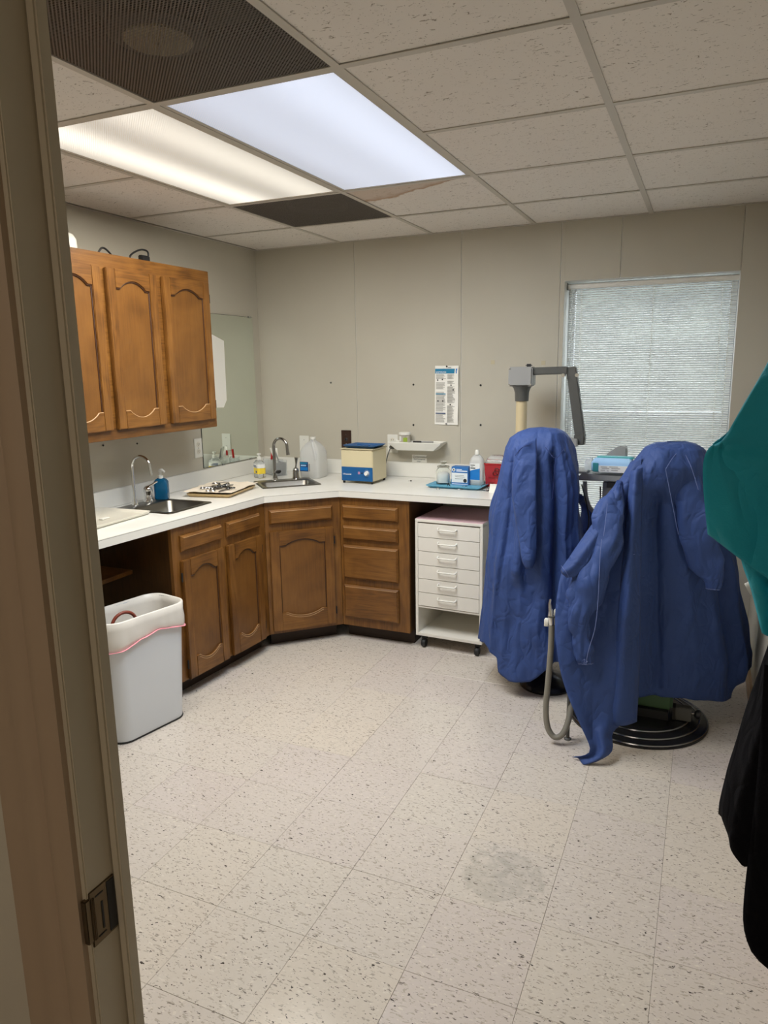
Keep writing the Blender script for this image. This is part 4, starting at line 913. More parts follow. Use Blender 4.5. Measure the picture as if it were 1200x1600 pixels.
MB().rrect(0, 0, .062, .048, .012, [(0, .1371), (0, .142), (-.012, .165), (-.03, .178), (-.034, .180)]).build('lid', 'clear_plastic', sh_, smooth=True)
bh = MB()
for a in (PI/2, PI/2+2*PI/3, PI/2+4*PI/3):
    bh.tube([(.012+.013*math.cos(a)+.012*math.cos(a+t), -.0505, .085+.013*math.sin(a)+.012*math.sin(a+t)) for t in np.linspace(-2.3, 2.3, 16)], .0028, 5)
bh.tube([(.012+.009*math.cos(t), -.0505, .085+.009*math.sin(t)) for t in np.linspace(0, 2*PI, 16)[:-1]], .0016, 5, closed=True)
bh.build('biohazard_mark', 'red_dark', sh_)
text('BIOHAZARD', .011, 'red_dark', sh_, (-.036, -.0490, .050)); text('SHARPS', .012, 'red_dark', sh_, (-.040, -.0455, .020), sx=.9)
pp = thing('folded_paper', 'white folded paper standing at the counter end by the covered stool', 'paper', (-1.035, 3.80, ZT), -.35)
MB().prism([(-.03, 0), (.035, 0), (.03, .052), (-.022, .05)], -.001, .001, 1).build('leaf', 'paper', pp); MB().prism([(-.03, 0), (.035, 0), (.03, .047), (-.022, .045)], .03, .032, 1).build('leaf', 'paper', pp); MB().box(-.022, .029, -.001, .032, .044, .046).build('fold', 'paper', pp)
def clamp(label, u, v, rz, mt, sz=1.0):
    p_ = at(u, v, 2, ZC); t = thing('dam_clamp', label, 'instrument', tuple(p_), rz, None)
    for s in (-1, 1):
        MB().tube([(s*.007*sz, -.010*sz, .002), (s*.010*sz, 0, .0035), (s*.006*sz, .011*sz, .003), (s*.013*sz, .014*sz, .0025)], [.0014, .002, .002, .0012], 6).build('jaw', mt, t, smooth=True)
    MB().tube([(.007*sz*math.cos(a), -.010*sz-.006*sz*math.sin(a)*.4, .002+.014*sz*math.sin(a)) for a in np.linspace(0, PI, 10)], .0016, 6).build('bow', mt, t, smooth=True)
    return t
for q in ((684, 765, .4, 'chrome', 'ring shaped steel clamp left of the others before the blue tray', .9), (697, 762, 1.2, 'dark_metal', 'dark steel clamp in front of the cotton jar, left of its pair', 1.4), (704, 761, -.4, 'dark_metal', 'dark steel clamp in front of the cotton jar, right of its pair', 1.5), (719, 765, 2.0, 'blade_steel', 'left clamp of the pair in front of the blue box', 1.3), (727, 764, .6, 'chrome_dark', 'right clamp of the pair in front of the blue box', 1.3),
          (755, 762, .2, 'blade_steel', 'clamp nearest the tray corner before the red container', 1.4), (760, 767, 1.5, 'dark_metal', 'middle clamp in front of the red container', 1.5), (766, 768, -.6, 'dark_metal', 'right clamp in front of the red container', 1.5)):
    clamp(q[4], q[0], q[1], q[2], q[3], q[5])
p_ = at(642, 752, 2, ZC); bs = thing('small_screw', 'tiny black screw lying alone on the back counter', 'screw', tuple(p_))
MB().lathe([(0, 0), (.004, 0), (.005, .006), (0, .008)], (0, 0, 0), 10).build('head', 'ink', bs); MB().tube([(-.018, 0, .002), (-.004, 0, .003)], .0015, 6).build('shank', 'unit_grey', bs)
# ------------------------------------------------------------------ mirror
MY0, MY1, MZ0, MZ1 = 3.56, 4.165, .998, 1.925
mi = thing('wall_mirror', 'frameless wall mirror between the wall cabinet and the room corner', 'mirror', (XL, (MY0+MY1)/2, MZ0))
MB().box(XL+.0005, XL+.004, MY0, MY1, MZ0, MZ1).build('backing', 'mirror_edge', mi, world=True)
MB().box(XL+.004, XL+.0055, MY0+.002, MY1-.002, MZ0+.002, MZ1-.002).build('glass', 'mirror_glass', mi, world=True)
for y, z in ((MY1-.035, MZ1), (MY0+.20, MZ0), (MY1-.10, MZ0)): MB().box(XL+.0005, XL+.009, y-.012, y+.012, z-.008, z+.006).build('clip', 'clear_plastic', mi, world=True, bevel=.001)
ps = thing('paper_sheet', 'blank white paper with cut corners taped on the mirror', 'paper', (XL+.0058, 3.70, 1.57))
MB().prism([(3.66, 1.36), (3.795, 1.355), (3.83, 1.40), (3.836, 1.765), (3.72, 1.80), (3.66, 1.80)], XL+.0058, XL+.0066, 0).build('sheet', 'paper', ps, world=True)
# on top of the wall cabinet
cz = 2.103-.029
kb = thing('cable', 'black cable with a plug coiled on top of the wall cabinet', 'cable', (-2.6, 2.85, cz))
p0, p1, p2, p3, p4 = [at(u, v, 0, -2.56) for u, v in ((150, 388), (160, 387), (172, 396), (204, 399), (212, 393))]
q = [at(u, v, 0, -2.56) for u, v in ((222, 390), (231, 394), (231, 402))]
MB().tube(spline([tuple(p0+Vector((0, 0, -.03))), tuple(p1), tuple(p2), tuple(p2+Vector((-.02, .06, -.035))), tuple(p3+Vector((0, -.02, -.03))), tuple(p3), tuple(p4), tuple(q[0]), tuple(q[1]), tuple(q[2]+Vector((0, 0, -.012)))], 6), .0045, 7).build('cord', 'black_plastic', kb, world=True, smooth=True)
MB().box(-2.57, -2.545, q[2].y-.06, q[2].y-.0, q[2].z-.03, q[2].z+.004).build('plug', 'black_plastic', kb, world=True, bevel=.004)
wp = at(112, 380, 0, -2.58); wt = thing('white_container', 'rounded white plastic container on top of the wall cabinet', 'container', (-2.60, wp.y-.045, cz))
MB().rrect(0, 0, .05, .065, .03, [(-.004, 0), (0, .004), (-.002, .08), (-.012, .10), (-.03, .11)]).build('body', 'white_plastic', wt, smooth=True); MB().rrect(0, 0, .022, .036, .02, [(0, .110), (-.004, .120)]).build('lid', 'white_plastic', wt, smooth=True)
# ------------------------------------------------------------------ white drawer cart
cart = thing('drawer_cart', 'white rolling cart of six shallow drawers with a pinkish top', 'cart', (-1.245, 3.655, 0), -.045)
CW, CDp, z0, z1 = .198, .40, .075, .757
b = MB(); b.box(-CW, -CW+.016, 0, CDp, z0, z1-.016); b.box(CW-.016, CW, 0, CDp, z0, z1-.016); b.box(-CW, CW, 0, CDp, z1-.016, z1); b.box(-CW+.016, CW-.016, 0, CDp, z0, z0+.018); b.box(-CW+.016, CW-.016, CDp-.01, CDp, z0+.018, z1-.016); b.box(-CW+.016, CW-.016, .004, CDp-.01, .243, .253)
b.build('carcass', 'white_paint', cart, bevel=.0015)
MB().box(-CW+.002, CW-.002, .004, CDp, z1, z1+.0025).build('top_cover', 'pink_paint', cart)
h6 = (z1-.022-.255)/6
for k in range(6):
    za, zb = .255+k*h6+.0015, .255+(k+1)*h6-.0015
    d = MB().box(-CW+.0175, CW-.0175, .0, .35, za, zb).build('drawer', 'white_paint', cart, bevel=.001)
    zm = zb-.024
    MB().tube([(-.058, .001, zm+.004), (-.058, -.016, zm), (-.053, -.021, zm-.002), (.043, -.021, zm-.002), (.048, -.016, zm), (.048, .001, zm+.004)], .0042, 8).build('handle', 'white_plastic', d, smooth=True)
for x in (-CW+.04, CW-.035):
    for y in (.04, CDp-.05):
        cs = MB(); cs.box(x-.014, x+.014, y-.012, y+.012, .048, .075); cs.lathe([(0, -.012), (.022, -.012), (.025, -.006), (.025, .006), (.022, .012), (0, .012)], (x, y-.012, .025), 16, axis='x'); cs.build('caster', 'black_rubber', cart, smooth=True)
# ------------------------------------------------------------------ waste bin
bn = thing('waste_bin', 'tall white waste bin with a bag liner and pink drawstring', 'bin', (-2.262, 2.335, 0), -.20)
hx, hy, HB = .118, .205, .555
pr_ = [(-.026, 0), (-.020, .006), (-.018, .03), (0, HB-.02), (.004, HB-.012), (.004, HB)]
rows_o = []
g = MB()
def rrpts(hx, hy, r, z, n=7, k_=0):
    o = []
    for q_, (sx, sy) in enumerate(((1, 1), (-1, 1), (-1, -1), (1, -1))):
        for k in range(n+1):
            a = PI/2*q_+PI/2*k/n; o.append((sx*(hx-r)+r*math.cos(a), sy*(hy-r)+r*math.sin(a), z))
    return o
rows = [rrpts(hx-.030, hy-.030, .06, .0), rrpts(hx-.024, hy-.024, .065, .004)]+[rrpts(hx-.022+.022*t, hy-.022+.022*t, .07, .02+(HB-.02)*t) for t in (0, .25, .5, .75, 1)]+[rrpts(hx-.006, hy-.006, .066, HB), rrpts(hx-.026, hy-.026, .055, .03)]
g.grid(rows, closed=True); n_ = len(rows[0]); g.f += [tuple(range(n_))[::-1], tuple(len(g.v)-n_+k for k in range(n_))]; g.mi += [0, 0]
g.build('body', 'bin_white', bn, smooth=True)
MB().rrect(0, 0, hx-.024, hy-.024, .06, [(-.004, .0), (.001, .001), (.001, .009)], n=7).build('base_rim', 'black_rubber', bn)
rows = []
for j, (gr, z) in enumerate(((-.030, .12), (-.018, .30), (-.011, HB-.03), (-.005, HB+.004), (.0015, HB+.006), (.006, HB+.002), (.006, HB-.03), (.008, HB-.06), (.007, HB-.085), (.004, HB-.098))):
    r_ = []
    base_ = rrpts(hx+gr, hy+gr, .07+gr*.5, z); dense = []
    for i in range(len(base_)):
        a_, b_ = Vector(base_[i]), Vector(base_[(i+1) % len(base_)]); m_ = max(1, int((b_-a_).length/.012)) if i % 8 == 7 else 1
        m_ = {7: 7, 15: 22, 23: 7, 31: 22}.get(i, 1); dense += [tuple(a_.lerp(b_, q_/m_)) for q_ in range(m_)]
    for i, p_ in enumerate(dense):
        k_ = (.0035*noise.noise(Vector((p_[0]*26, p_[1]*26, z*14)))+.003*(abs(noise.noise(Vector((p_[0]*18, p_[1]*18, z*22+4))))-.2))*(1.5 if j > 5 else 1) if j not in (3, 4) else 0
        zz = z+(.018*math.sin(p_[1]*14+1.2)-.004+.008*noise.noise(Vector((p_[0]*14, p_[1]*14, 2))) if j > 6 else 0)*(j-6)/3
        nv = Vector((p_[0], p_[1], 0)).normalized(); r_.append((p_[0]+nv.x*k_, p_[1]+nv.y*k_, zz))
    rows.append(r_)
lp_ = rows[-1]
g = MB(); g.grid(rows, closed=True); g.build('bag_liner', 'liner', bn, smooth=True, solid=.0008, autos=False)
ds = [Vector(p_)+Vector((p_[0], p_[1], 0)).normalized()*.003+Vector((0, 0, .006*noise.noise(Vector((p_[0]*20, p_[1]*20, 9))))) for p_ in lp_]
MB().tube(ds, [.0045+.003*noise.noise(Vector((i*.35, 0, 1))) for i in range(len(ds))], 6, closed=True, flat=.5).build('drawstring', 'drawstring', bn, smooth=True)
hp = thing('rubber_loop', 'red brown rubber loop standing inside the white waste bin', 'loop', (-2.272, 2.285, .03), 1.25)
MB().tube(arc((0, 0, .465), .058, 0, PI, 20, 'xz')+arc((0, 0, .12), .045, PI, 2*PI, 12, 'xz'), .0075, 8, closed=True).build('ring', 'brown_rubber', hp, smooth=True)
# ------------------------------------------------------------------ pole with jointed arm
pl_ = thing('equipment_pole', 'tan post with a grey head box and jointed dark arm by the window', 'pole', (-.918, 3.925, 0))
MB().lathe([(0, 0), (.11, 0), (.11, .012), (.045, .03), (.03, .05), (.03, 1.41), (0, 1.41)], (0, 0, 0), 24).build('post', 'pole_tan', pl_, smooth=True)
MB().lathe([(0, 1.395), (.036, 1.395), (.038, 1.44), (.046, 1.465), (.058, 1.478), (0, 1.478)], (0, 0, 0), 24).build('collar', 'unit_dark', pl_, smooth=True)
hb = MB().box(-.066, .064, -.045, .045, 1.474, 1.577).build('head_box', 'unit_grey', pl_, bevel=.007)
for x, z in ((-.058, 1.484), (.056, 1.484), (-.058, 1.567)): MB().lathe([(0, -.003), (.004, -.003), (.004, 0), (0, 0)], (x, -.045, z), 8, axis='y').build('screw', 'chrome', hb)
MB().box(.02, .054, -.02, .0, 1.576, 1.592).build('cap', 'black_plastic', hb, bevel=.006)
def obox(p, q, wx, wy):
    "bar from p to q with rectangular section"
    p, q = Vector(p), Vector(q); t = (q-p).normalized(); a = Vector((0, 1, 0)); s_ = t.cross(a).normalized(); vs = []
    for c in (p, q): vs += [c+s_*i*wx+a*j*wy for i, j in ((-1, -1), (1, -1), (1, 1), (-1, 1))]
    return MB().add(vs, [(0, 1, 2, 3), (7, 6, 5, 4), (0, 4, 5, 1), (1, 5, 6, 2), (2, 6, 7, 3), (3, 7, 4, 0)])
a1 = obox((.06, 0, 1.553), (.24, .01, 1.556), .020, .020).build('upper_arm', 'unit_dark', pl_, bevel=.004)
a2 = obox((.255, .022, 1.572), (.318, .022, 1.185), .026, .022).build('lower_arm', 'unit_dark', pl_, bevel=.004)
for x in (.222, .292): MB().lathe([(0, -.05), (.010, -.05), (.012, -.03), (.006, .0), (0, .0)], (x, .02, 1.530), 10, axis='y').build('knob', 'chrome', a2, smooth=True)
MB().box(.285, .340, -.008, .050, 1.165, 1.222).build('elbow', 'unit_dark', a2, bevel=.005)
MB().box(.215, .308, -.03, .06, 1.158, 1.198).build('cross_bar', 'unit_grey', a2, bevel=.004); MB().lathe([(0, 1.135), (.014, 1.138), (.017, 1.16), (0, 1.16)], (.275, .0, 0), 10).build('pivot', 'chrome', a2, smooth=True)
# ------------------------------------------------------------------ instrument tray unit
tu = thing('delivery_unit', 'grey dental delivery tray on a post between the two draped seats', 'dental unit', (-.385, 3.72, 0))
MB().lathe([(0, 0), (.10, 0), (.10, .012), (.03, .03), (.0185, .045), (.0185, .92), (0, .92)], (0, 0, 0), 20).build('post', 'unit_grey', tu, smooth=True)
MB().prism([(-.06, .913), (.06, .913), (.075, 1.015), (-.06, 1.015)], -.05, .05, 1).build('valve_box', 'unit_grey', tu, bevel=.005)
MB().box(-.04, .07, -.056, -.05, .985, 1.012).build('dark_strip', 'unit_dark', tu)
con = MB().prism([(-.185, 1.022), (.10, 1.022), (.10, 1.05), (-.155, 1.055), (-.185, 1.03)], -.10, .12, 1).build('tray_body', 'unit_grey', tu, bevel=.004)
MB().prism([(-.195, -.09), (-.13, -.105), (-.13, .08), (-.195, .03)], 1.0555, 1.066, 2).build('tray_wing', 'unit_grey', con, bevel=.003)
MB().prism([(-.09, 1.05), (.04, 1.05), (.035, 1.175), (-.005, 1.18), (-.065, 1.135)], .07, .125, 1).build('control_head', 'unit_grey', con, bevel=.006)
p5 = [at(u, v, 1, 3.62) for u, v in ((914, 752), (915, 772), (920, 790), (930, 801), (940, 804))]
MB().tube(spline([tuple(p) for p in p5], 5), .0105, 10).build('bent_tube', 'unit_grey', tu, smooth=True, world=True)
bj = at(939, 803, 1, 3.64)
MB().lathe([(0, -.03), (.018, -.03), (.028, -.022), (.028, .015), (.02, .06), (0, .06)], (bj.x, bj.y, bj.z), 18, axis='y').build('ball_joint', 'unit_grey', tu, smooth=True, world=True)
MB().lathe([(0, -.032), (.012, -.032), (.012, -.029), (0, -.029)], (bj.x, bj.y, bj.z), 14, axis='y').build('bore', 'unit_dark', tu, world=True)
for pts in (((938, 760), (938, 775), (937, 805), (933, 828), (940, 850)), ((909, 757), (917, 790), (920, 815), (915, 835), (904, 838))):
    MB().tube(spline([tuple(at(u, v, 1, 3.59)) for u, v in pts], 5), .0035, 6).build('cord', 'black_plastic', tu, smooth=True, world=True)
pk_ = thing('mask_pack', 'plastic wrapped pack of blue and white face masks on the tray unit', 'pack', (-.40, 3.665, 1.0665), .0)
MB().rrect(.0, 0, .098, .050, .02, [(-.010, .0), (0, .010), (0, .045), (-.008, .060), (-.022, .068)]).build('mask_stack', 'mask_blue', pk_, smooth=True)
MB().rrect(.01, .012, .090, .030, .015, [(0, .0655), (-.004, .072), (-.012, .0745)]).build('teal_top', 'mask_teal', pk_, smooth=True)
MB().box(-.088, -.062, -.0530, -.0485, .004, .046).build('teal_band', 'mask_teal', pk_, bevel=.001)
MB().box(-.060, .085, -.0545, -.0495, .002, .034).build('white_label', 'label_white', pk_, bevel=.001)
b = MB()
for x0, x1, z in ((-.05, -.02, .026), (-.01, .03, .028), (-.045, -.01, .019), (.0, .04, .02), (-.05, -.03, .010), (-.02, -.012, .008), (.0, .03, .011)): b.box(x0, x1, -.0549, -.0542, z, z+.003)
b.build('label_print', 'grey_text', pk_)
rows = []
for j in range(8):
    t = j/7; x = -.100-.032*t; hh = (.034-.012*t); cz_ = .034-.006*t
    rows.append([(x+.004*noise.noise(Vector((j, k, 2.2))), .042*(1-.35*t)*math.cos(2*PI*k/18)*(1+.12*noise.noise(Vector((j*1.1, k*.9, 0)))), max(.002, cz_+hh*math.sin(2*PI*k/18)*(1+.15*noise.noise(Vector((j*.9, k*1.3, 7)))))) for k in range(18)])
MB().grid(rows, closed=True).build('film_end', 'mask_bag_film', pk_, smooth=True)
# ------------------------------------------------------------------ syringe holder with hanging hose
HY = 2.875
sy = thing('syringe_holder', 'white syringe holder with a grey hose looping down to the floor', 'holder', (-.455, 2.93, 0))
MB().lathe([(0, 0), (.016, 0), (.016, .004), (.008, .008), (.008, .40), (0, .40)], (0, 0, 0), 14).build('rod', 'unit_dark', sy, smooth=True)
hb_ = at(862, 968, 1, HY); rod_top = Vector((-.455, 2.93, .395))
MB().tube([tuple(rod_top), tuple(hb_+Vector((.02, .02, -.01)))], .008, 8).build('holder_arm', 'white_plastic', sy, world=True)
c = MB()
for u, v in ((854, 972), (870, 970), (869, 958)):
    q = at(u, v, 1, HY); c.rrect(q.x, q.y, .009, .010, .004, [(-.001, q.z-.016), (0, q.z-.014), (0, q.z+.012), (-.003, q.z+.016)])
c.build('clip_jaws', 'white_plastic', sy, world=True, smooth=True)
ps_ = [at(u, v, 1, HY-.01) for u, v in ((862, 976), (861, 965), (860, 953), (859, 943), (860.5, 936))]
MB().tube([tuple(p) for p in ps_], [.011, .012, .009, .006, .005], 10).build('syringe_body', 'chrome', sy, world=True, smooth=True)
q = at(862, 963, 1, HY-.01); MB().lathe([(0, -.004), (.016, -.003), (.016, .003), (0, .004)], tuple(q), 14).build('trigger_ring', 'unit_dark', sy, world=True, smooth=True)
hp_ = [at(u, v, 1, HY-.01+dy) for u, v, dy in ((862, 977, 0), (861, 1010, 0), (857, 1060, 0), (853, 1105, 0), (855, 1133, 0), (862, 1148, 0), (871, 1152, .0), (881, 1144, .01), (889, 1122, .04), (893, 1092, .08), (893, 1060, .12), (895, 1030, .15))]
for p in hp_: p.z = max(p.z, .0135)
MB().tube(spline([tuple(p) for p in hp_], 6), .0125, 10).build('hose', 'hose_grey', sy, world=True, smooth=True)
# ------------------------------------------------------------------ the two seats under their covers
c2 = thing('dental_chair', 'dental chair on a round ringed black base with a green pedestal box', 'chair', (-.20, 3.26, 0))
MB().lathe([(0, 0), (.302, 0), (.302, .010), (.285, .018), (.27, .020), (.255, .030), (.23, .033), (.21, .045), (0, .047)], (0, 0, 0), 64).build('base_plate', 'dark_metal', c2, smooth=True)
for r, z in ((.297, .013), (.262, .026), (.222, .040)): MB().tube(arc((0, 0, z), r, 0, 2*PI, 64, 'xy')[:-1], .0045, 6, closed=True).build('metal_ring', 'rim_metal', c2, smooth=True)
MB().box(-.11, .135, -.09, .14, .045, .085).build('under_frame', 'black_rubber', c2)
MB().box(-.125, .150, -.075, .09, .085, .225).build('pedestal_box', 'green_vinyl', c2, bevel=.012)
br = MB().box(.163, .228, -.075, -.035, .048, .108).build('lever_bracket', 'unit_dark', c2, bevel=.003); MB().box(.151, .163, -.08, -.03, .05, .106).build('gap_plate', 'shadow_gap', br)
MB().lathe([(0, 0), (.012, .002), (.020, .012), (.020, .024), (0, .030)], (.238, -.055, .082), 16, axis='x').build('knob', 'black_plastic', br, smooth=True); MB().tube([(.226, -.055, .082), (.242, -.055, .082)], .005, 8).build('knob_stem', 'chrome_dark', br)
MB().rrect(.04, .03, .11, .05, .04, [(-.02, .36), (0, .38), (0, .43), (-.03, .45)]).build('seat', 'black_rubber', c2, smooth=True)
MB().tube([(0, .05, .3), (0, .06, .6), (.05, .03, .9)], .035, 10).build('back_post', 'unit_dark', c2)
MB().rrect(.06, .015, .07, .03, .028, [(-.03, .55), (0, .60), (.02, .85), (-.01, 1.10), (-.03, 1.18)]).build('backrest', 'green_vinyl', c2, smooth=True)
c1 = thing('operator_stool', 'stool hidden under the left blue gown, only its round dark foot showing', 'stool', (-.65, 3.44, 0))
MB().lathe([(0, 0), (.13, 0), (.135, .012), (.12, .035), (.05, .06), (.03, .08), (.03, .52), (0, .52)], (0, 0, 0), 32).build('base', 'dark_metal', c1, smooth=True)
MB().lathe([(0, .50), (.09, .50), (.10, .53), (.10, .57), (.09, .59), (0, .60)], (-.06, -.01, 0), 28).build('seat', 'black_rubber', c1, smooth=True)
MB().rrect(-.06, .0, .06, .035, .03, [(-.01, .55), (0, .58), (.01, .95), (.01, 1.12), (-.02, 1.18)]).build('backrest', 'black_rubber', c1, smooth=True)
MB().tube(spline([tuple(at(u, v, 1, 3.33)) for u, v in ((800, 1000), (796, 1018), (796, 1032), (800, 1040), (812, 1050))], 5), .004, 6).build('cord', 'black_plastic', c1, world=True, smooth=True)
def tri(q): return 1-2*abs((q % 2)-1)
def crumple(p, seed, amp=1.0, lean=1.1):
    "planar facets and sharp creases: masked triangle waves along assorted, mostly upright, fold lines"
    rs = random.Random(seed); h = 0
    for fq in (3, 4.5, 6, 8, 11, 15):
        b, sl_ = rs.uniform(0, 2*PI), rs.choice((-1, 1))*rs.uniform(.05, lean)
        o = Vector((rs.uniform(-9, 9), rs.uniform(-9, 9), rs.uniform(-9, 9)))
        wv = noise.noise(p*2.2+o)
        mk = min(1, max(0, (noise.noise(Vector((p.x*3.2, p.y*3.2, p.z*2.0))+o*2)+.12)*3.2))
        h += mk*tri(fq*(p.x*math.cos(b)+p.y*math.sin(b)+p.z*sl_*.6)+.9*wv+o.x)*.075/fq
    return h*amp
def drape(rows, zt, hem, N=300, M=130, folds=((5, .5, 1.3), (9, .35, .2), (14, .2, 2.2)), amp=.02, p=2.6, seed=0, lean=0, rough=.008, dents=(), skew=0, cr=.42):
    """cover hanging over a body: rows = (z, x left, x right, y front, y back) from the top down;
    hem(angle) = height of the free edge; folds grow towards the hem. dents = (angle, width, z lo, z hi, depth)"""
    R = np.array(rows)[::-1]; out = []
    for j in range(M+1):
        v = (j/M); v = v**1.25
        ring = []
        for k in range(N):
            th = 2*PI*k/N; hz = hem(th); z = zt-v*(zt-hz)
            xl, xr, yf, yb_ = [np.interp(z, R[:, 0], R[:, c]) for c in (1, 2, 3, 4)]
            a, b = (xr-xl)/2, (yb_-yf)/2; c_, s_ = math.cos(th), math.sin(th)
            x = (xl+xr)/2+a*math.copysign(abs(c_)**(2/p), c_); y = (yf+yb_)/2+b*math.copysign(abs(s_)**(2/p), s_)
            y += skew*(x-xl)*min(1, max(0, (zt-z)/.25)); g = min(1, max(0, (zt-z)/.55))
            f = 0
            for n, w_, ph in folds:
                q = math.sin(n*th+ph+.8*noise.noise(Vector((c_*1.5+seed, s_*1.5, z*1.6+n))))
                f += w_*(1-2*abs(q)**.8)
            f = f*amp*(.12+.88*g**.8)
            f += rough*noise.noise(Vector((x*7+seed, y*7, z*4.5)))+rough*1.6*(.25-abs(noise.noise(Vector((x*6+seed, y*6, z*2.6)))))+rough*.7*(.25-abs(noise.noise(Vector((x*15+seed, y*15, z*8)))))
            f += crumple(Vector((x, y, z)), 40+seed, cr, .55)*min(1, .35+(zt-z)/.12)
            for (ta, tw, za, zb, dp) in dents:
                e = math.atan2(math.sin(th-ta), math.cos(th-ta))/tw
                zz = min(1, max(0, (z-za)/.08))*min(1, max(0, (zb-z)/.08))
                f += dp*math.exp(-e*e)*zz
            m = Vector((c_, s_, 0))*f
            if j == 0: f = 0; m = Vector((0, 0, 0))
            ring.append((x+m.x, y+m.y, z+.25*rough*noise.noise(Vector((x*9, y*9, seed)))))
        out.append(ring)
    return out
def periodic(pts):
    pts = sorted(pts); A = [a-360 for a, _ in pts]+[a for a, _ in pts]+[a+360 for a, _ in pts]; Z = [z for _, z in pts]*3
    return lambda th: float(np.interp(math.degrees(th) % 360, A, Z))
def sheet(left, right, name, parent, material, n=16, m=40, bulge=.03, rip=.006, seed=0, smooth=True):
    L = spline(left, 8); Rr = spline(right, 8)
    def res(P, k):
        d = [0]
        for i in range(1, len(P)): d.append(d[-1]+(P[i]-P[i-1]).length)
        t = np.linspace(0, d[-1], k); return [Vector([float(np.interp(q_, d, [p_[c] for p_ in P])) for c in range(3)]) for q_ in t]
    L, Rr = res(L, m+1), res(Rr, m+1); rows = []
    for j in range(m+1):
        r_ = []
        for i in range(n+1):
            u = i/n; q_ = L[j].lerp(Rr[j], u); w_ = (Rr[j]-L[j]).length
            dy = -bulge*math.sin(PI*u)*min(1, w_/.08)+rip*math.sin(u*9+j*.06+seed)*min(1, w_/.1)*min(1, j/10)+.006*noise.noise(Vector((q_.x*14, q_.z*9, seed)))
            dy += crumple(Vector((q_.x, q_.y*.3, q_.z)), 70+seed, .45)*min(1, w_/.08)
            r_.append((q_.x, q_.y+dy, max(q_.z, .003)))
        rows.append(r_)
    return MB().grid(rows).build(name, material, parent, smooth=smooth, solid=.0014, autos=False, world=True)
def sleeve(path, radii, name, parent, material, n=40, flat=.6, wr=.10, gather=True, seed=0, cuff='thread', ruck=0, cr=.8):
    'built in room coordinates under its gown'
    P = spline(path, 10); R_ = np.interp(np.linspace(0, 1, len(P)), np.linspace(0, 1, len(radii)), radii); rows = []; m = len(P)
    P = [Vector(q_) for q_ in P]
    for j, p_ in enumerate(P):
        v = j/(m-1); r_ = []
        t = (P[min(j+1, m-1)]-P[max(j-1, 0)]).normalized(); a = t.cross(Vector((0, 1, 0))).normalized(); b = t.cross(a)
        for k in range(n):
            th = 2*PI*k/n
            f = 1+wr*noise.noise(Vector((math.cos(th)*1.6+seed, math.sin(th)*1.6, v*5)))+wr*1.2*noise.noise(Vector((math.cos(th)*2.2, v*9+seed, math.sin(th)*2.2)))
            if ruck: f *= 1+ruck*(abs(math.sin(21*v+2.2*noise.noise(Vector((math.cos(th)*1.5, math.sin(th)*1.5, v*6+seed)))))-.6)*min(1, max(0, (v-.3)*4))
            if gather and v > .75: f *= 1+.16*math.sin(11*th+seed)*(v-.75)/.25
            d_ = a*(R_[j]*f*math.cos(th))+b*(R_[j]*flat*f*math.sin(th)); d_ *= 1+crumple((p_+d_)*1.3, 90+seed, cr)/max(R_[j], .02); r_.append(tuple(p_+d_))
        rows.append(r_)
    g = MB(); g.grid(rows, closed=True); g.f.append(tuple(range(n))); g.mi.append(0)
    o = g.build(name, material, parent, smooth=True, solid=.0012, autos=False, world=True)
    if cuff: MB().tube([Vector(q_) for q_ in rows[-1]], .0016, 5, closed=True).build('cuff_edge', cuff, o, world=True)
    return o
def px(*pts): return [tuple(at(u, v, 1, y)) for u, v, y in pts]
# left gown over the stool
g1 = thing('isolation_gown', 'blue isolation gown draped over the left stool, beside the white drawer cart', 'gown', (-.72, 3.42, .1))
rows = [(1.295, -.72, -.69, 3.42, 3.44), (1.29, -.77, -.63, 3.39, 3.47), (1.275, -.82, -.60, 3.36, 3.50), (1.245, -.865, -.575, 3.335, 3.525), (1.20, -.885, -.555, 3.31, 3.54), (1.10, -.895, -.530, 3.29, 3.55), (1.0, -.903, -.512, 3.28, 3.56), (.8, -.925, -.50, 3.265, 3.57), (.55, -.952, -.485, 3.25, 3.58), (.17, -.995, -.47, 3.235, 3.60), (0, -1.0, -.47, 3.23, 3.60)]
hem1 = periodic([(0, .2), (60, .2), (120, .2), (180, .22), (225, .245), (238, .21), (247, .185), (249, .115), (262, .08), (276, .095), (288, .15), (300, .2), (330, .2)])
MB().grid(drape(rows, 1.296, hem1, seed=3, amp=.011, folds=((3, .4, 0.4), (7, .45, 1.9), (12, .25, .6)), dents=((math.radians(300), .16, .30, 1.22, -.055), (math.radians(262), .10, .55, 1.16, .028), (math.radians(243), .05, .5, 1.2, -.012))), closed=True).build('gown_body', 'gown_blue', g1, smooth=True, solid=.0014, world=True, autos=False)
sl1 = sheet(px((803, 700, 3.275), (800, 760, 3.255), (806, 820, 3.235), (815, 870, 3.225), (822, 888, 3.22)), px((838, 684, 3.29), (838, 760, 3.245), (839, 820, 3.23), (838, 870, 3.222), (832, 888, 3.22)), 'sleeve', g1, 'gown_blue', n=14, m=44, bulge=.022, rip=.003, seed=2)
for nm, pts in (('seam', ((805, 712, 3.27), (815, 700, 3.272), (832, 693, 3.274))), ('seam', ((838, 690, 3.262), (838.5, 715, 3.256), (838, 735, 3.252))), ('seam', ((852, 699, 3.285), (868, 716, 3.265), (883, 699, 3.285))), ('seam', ((868, 716, 3.265), (866, 745, 3.255), (863, 780, 3.25)))):
    MB().tube(spline(px(*pts), 5), .0013, 5).build(nm, 'thread_dark', g1, world=True)
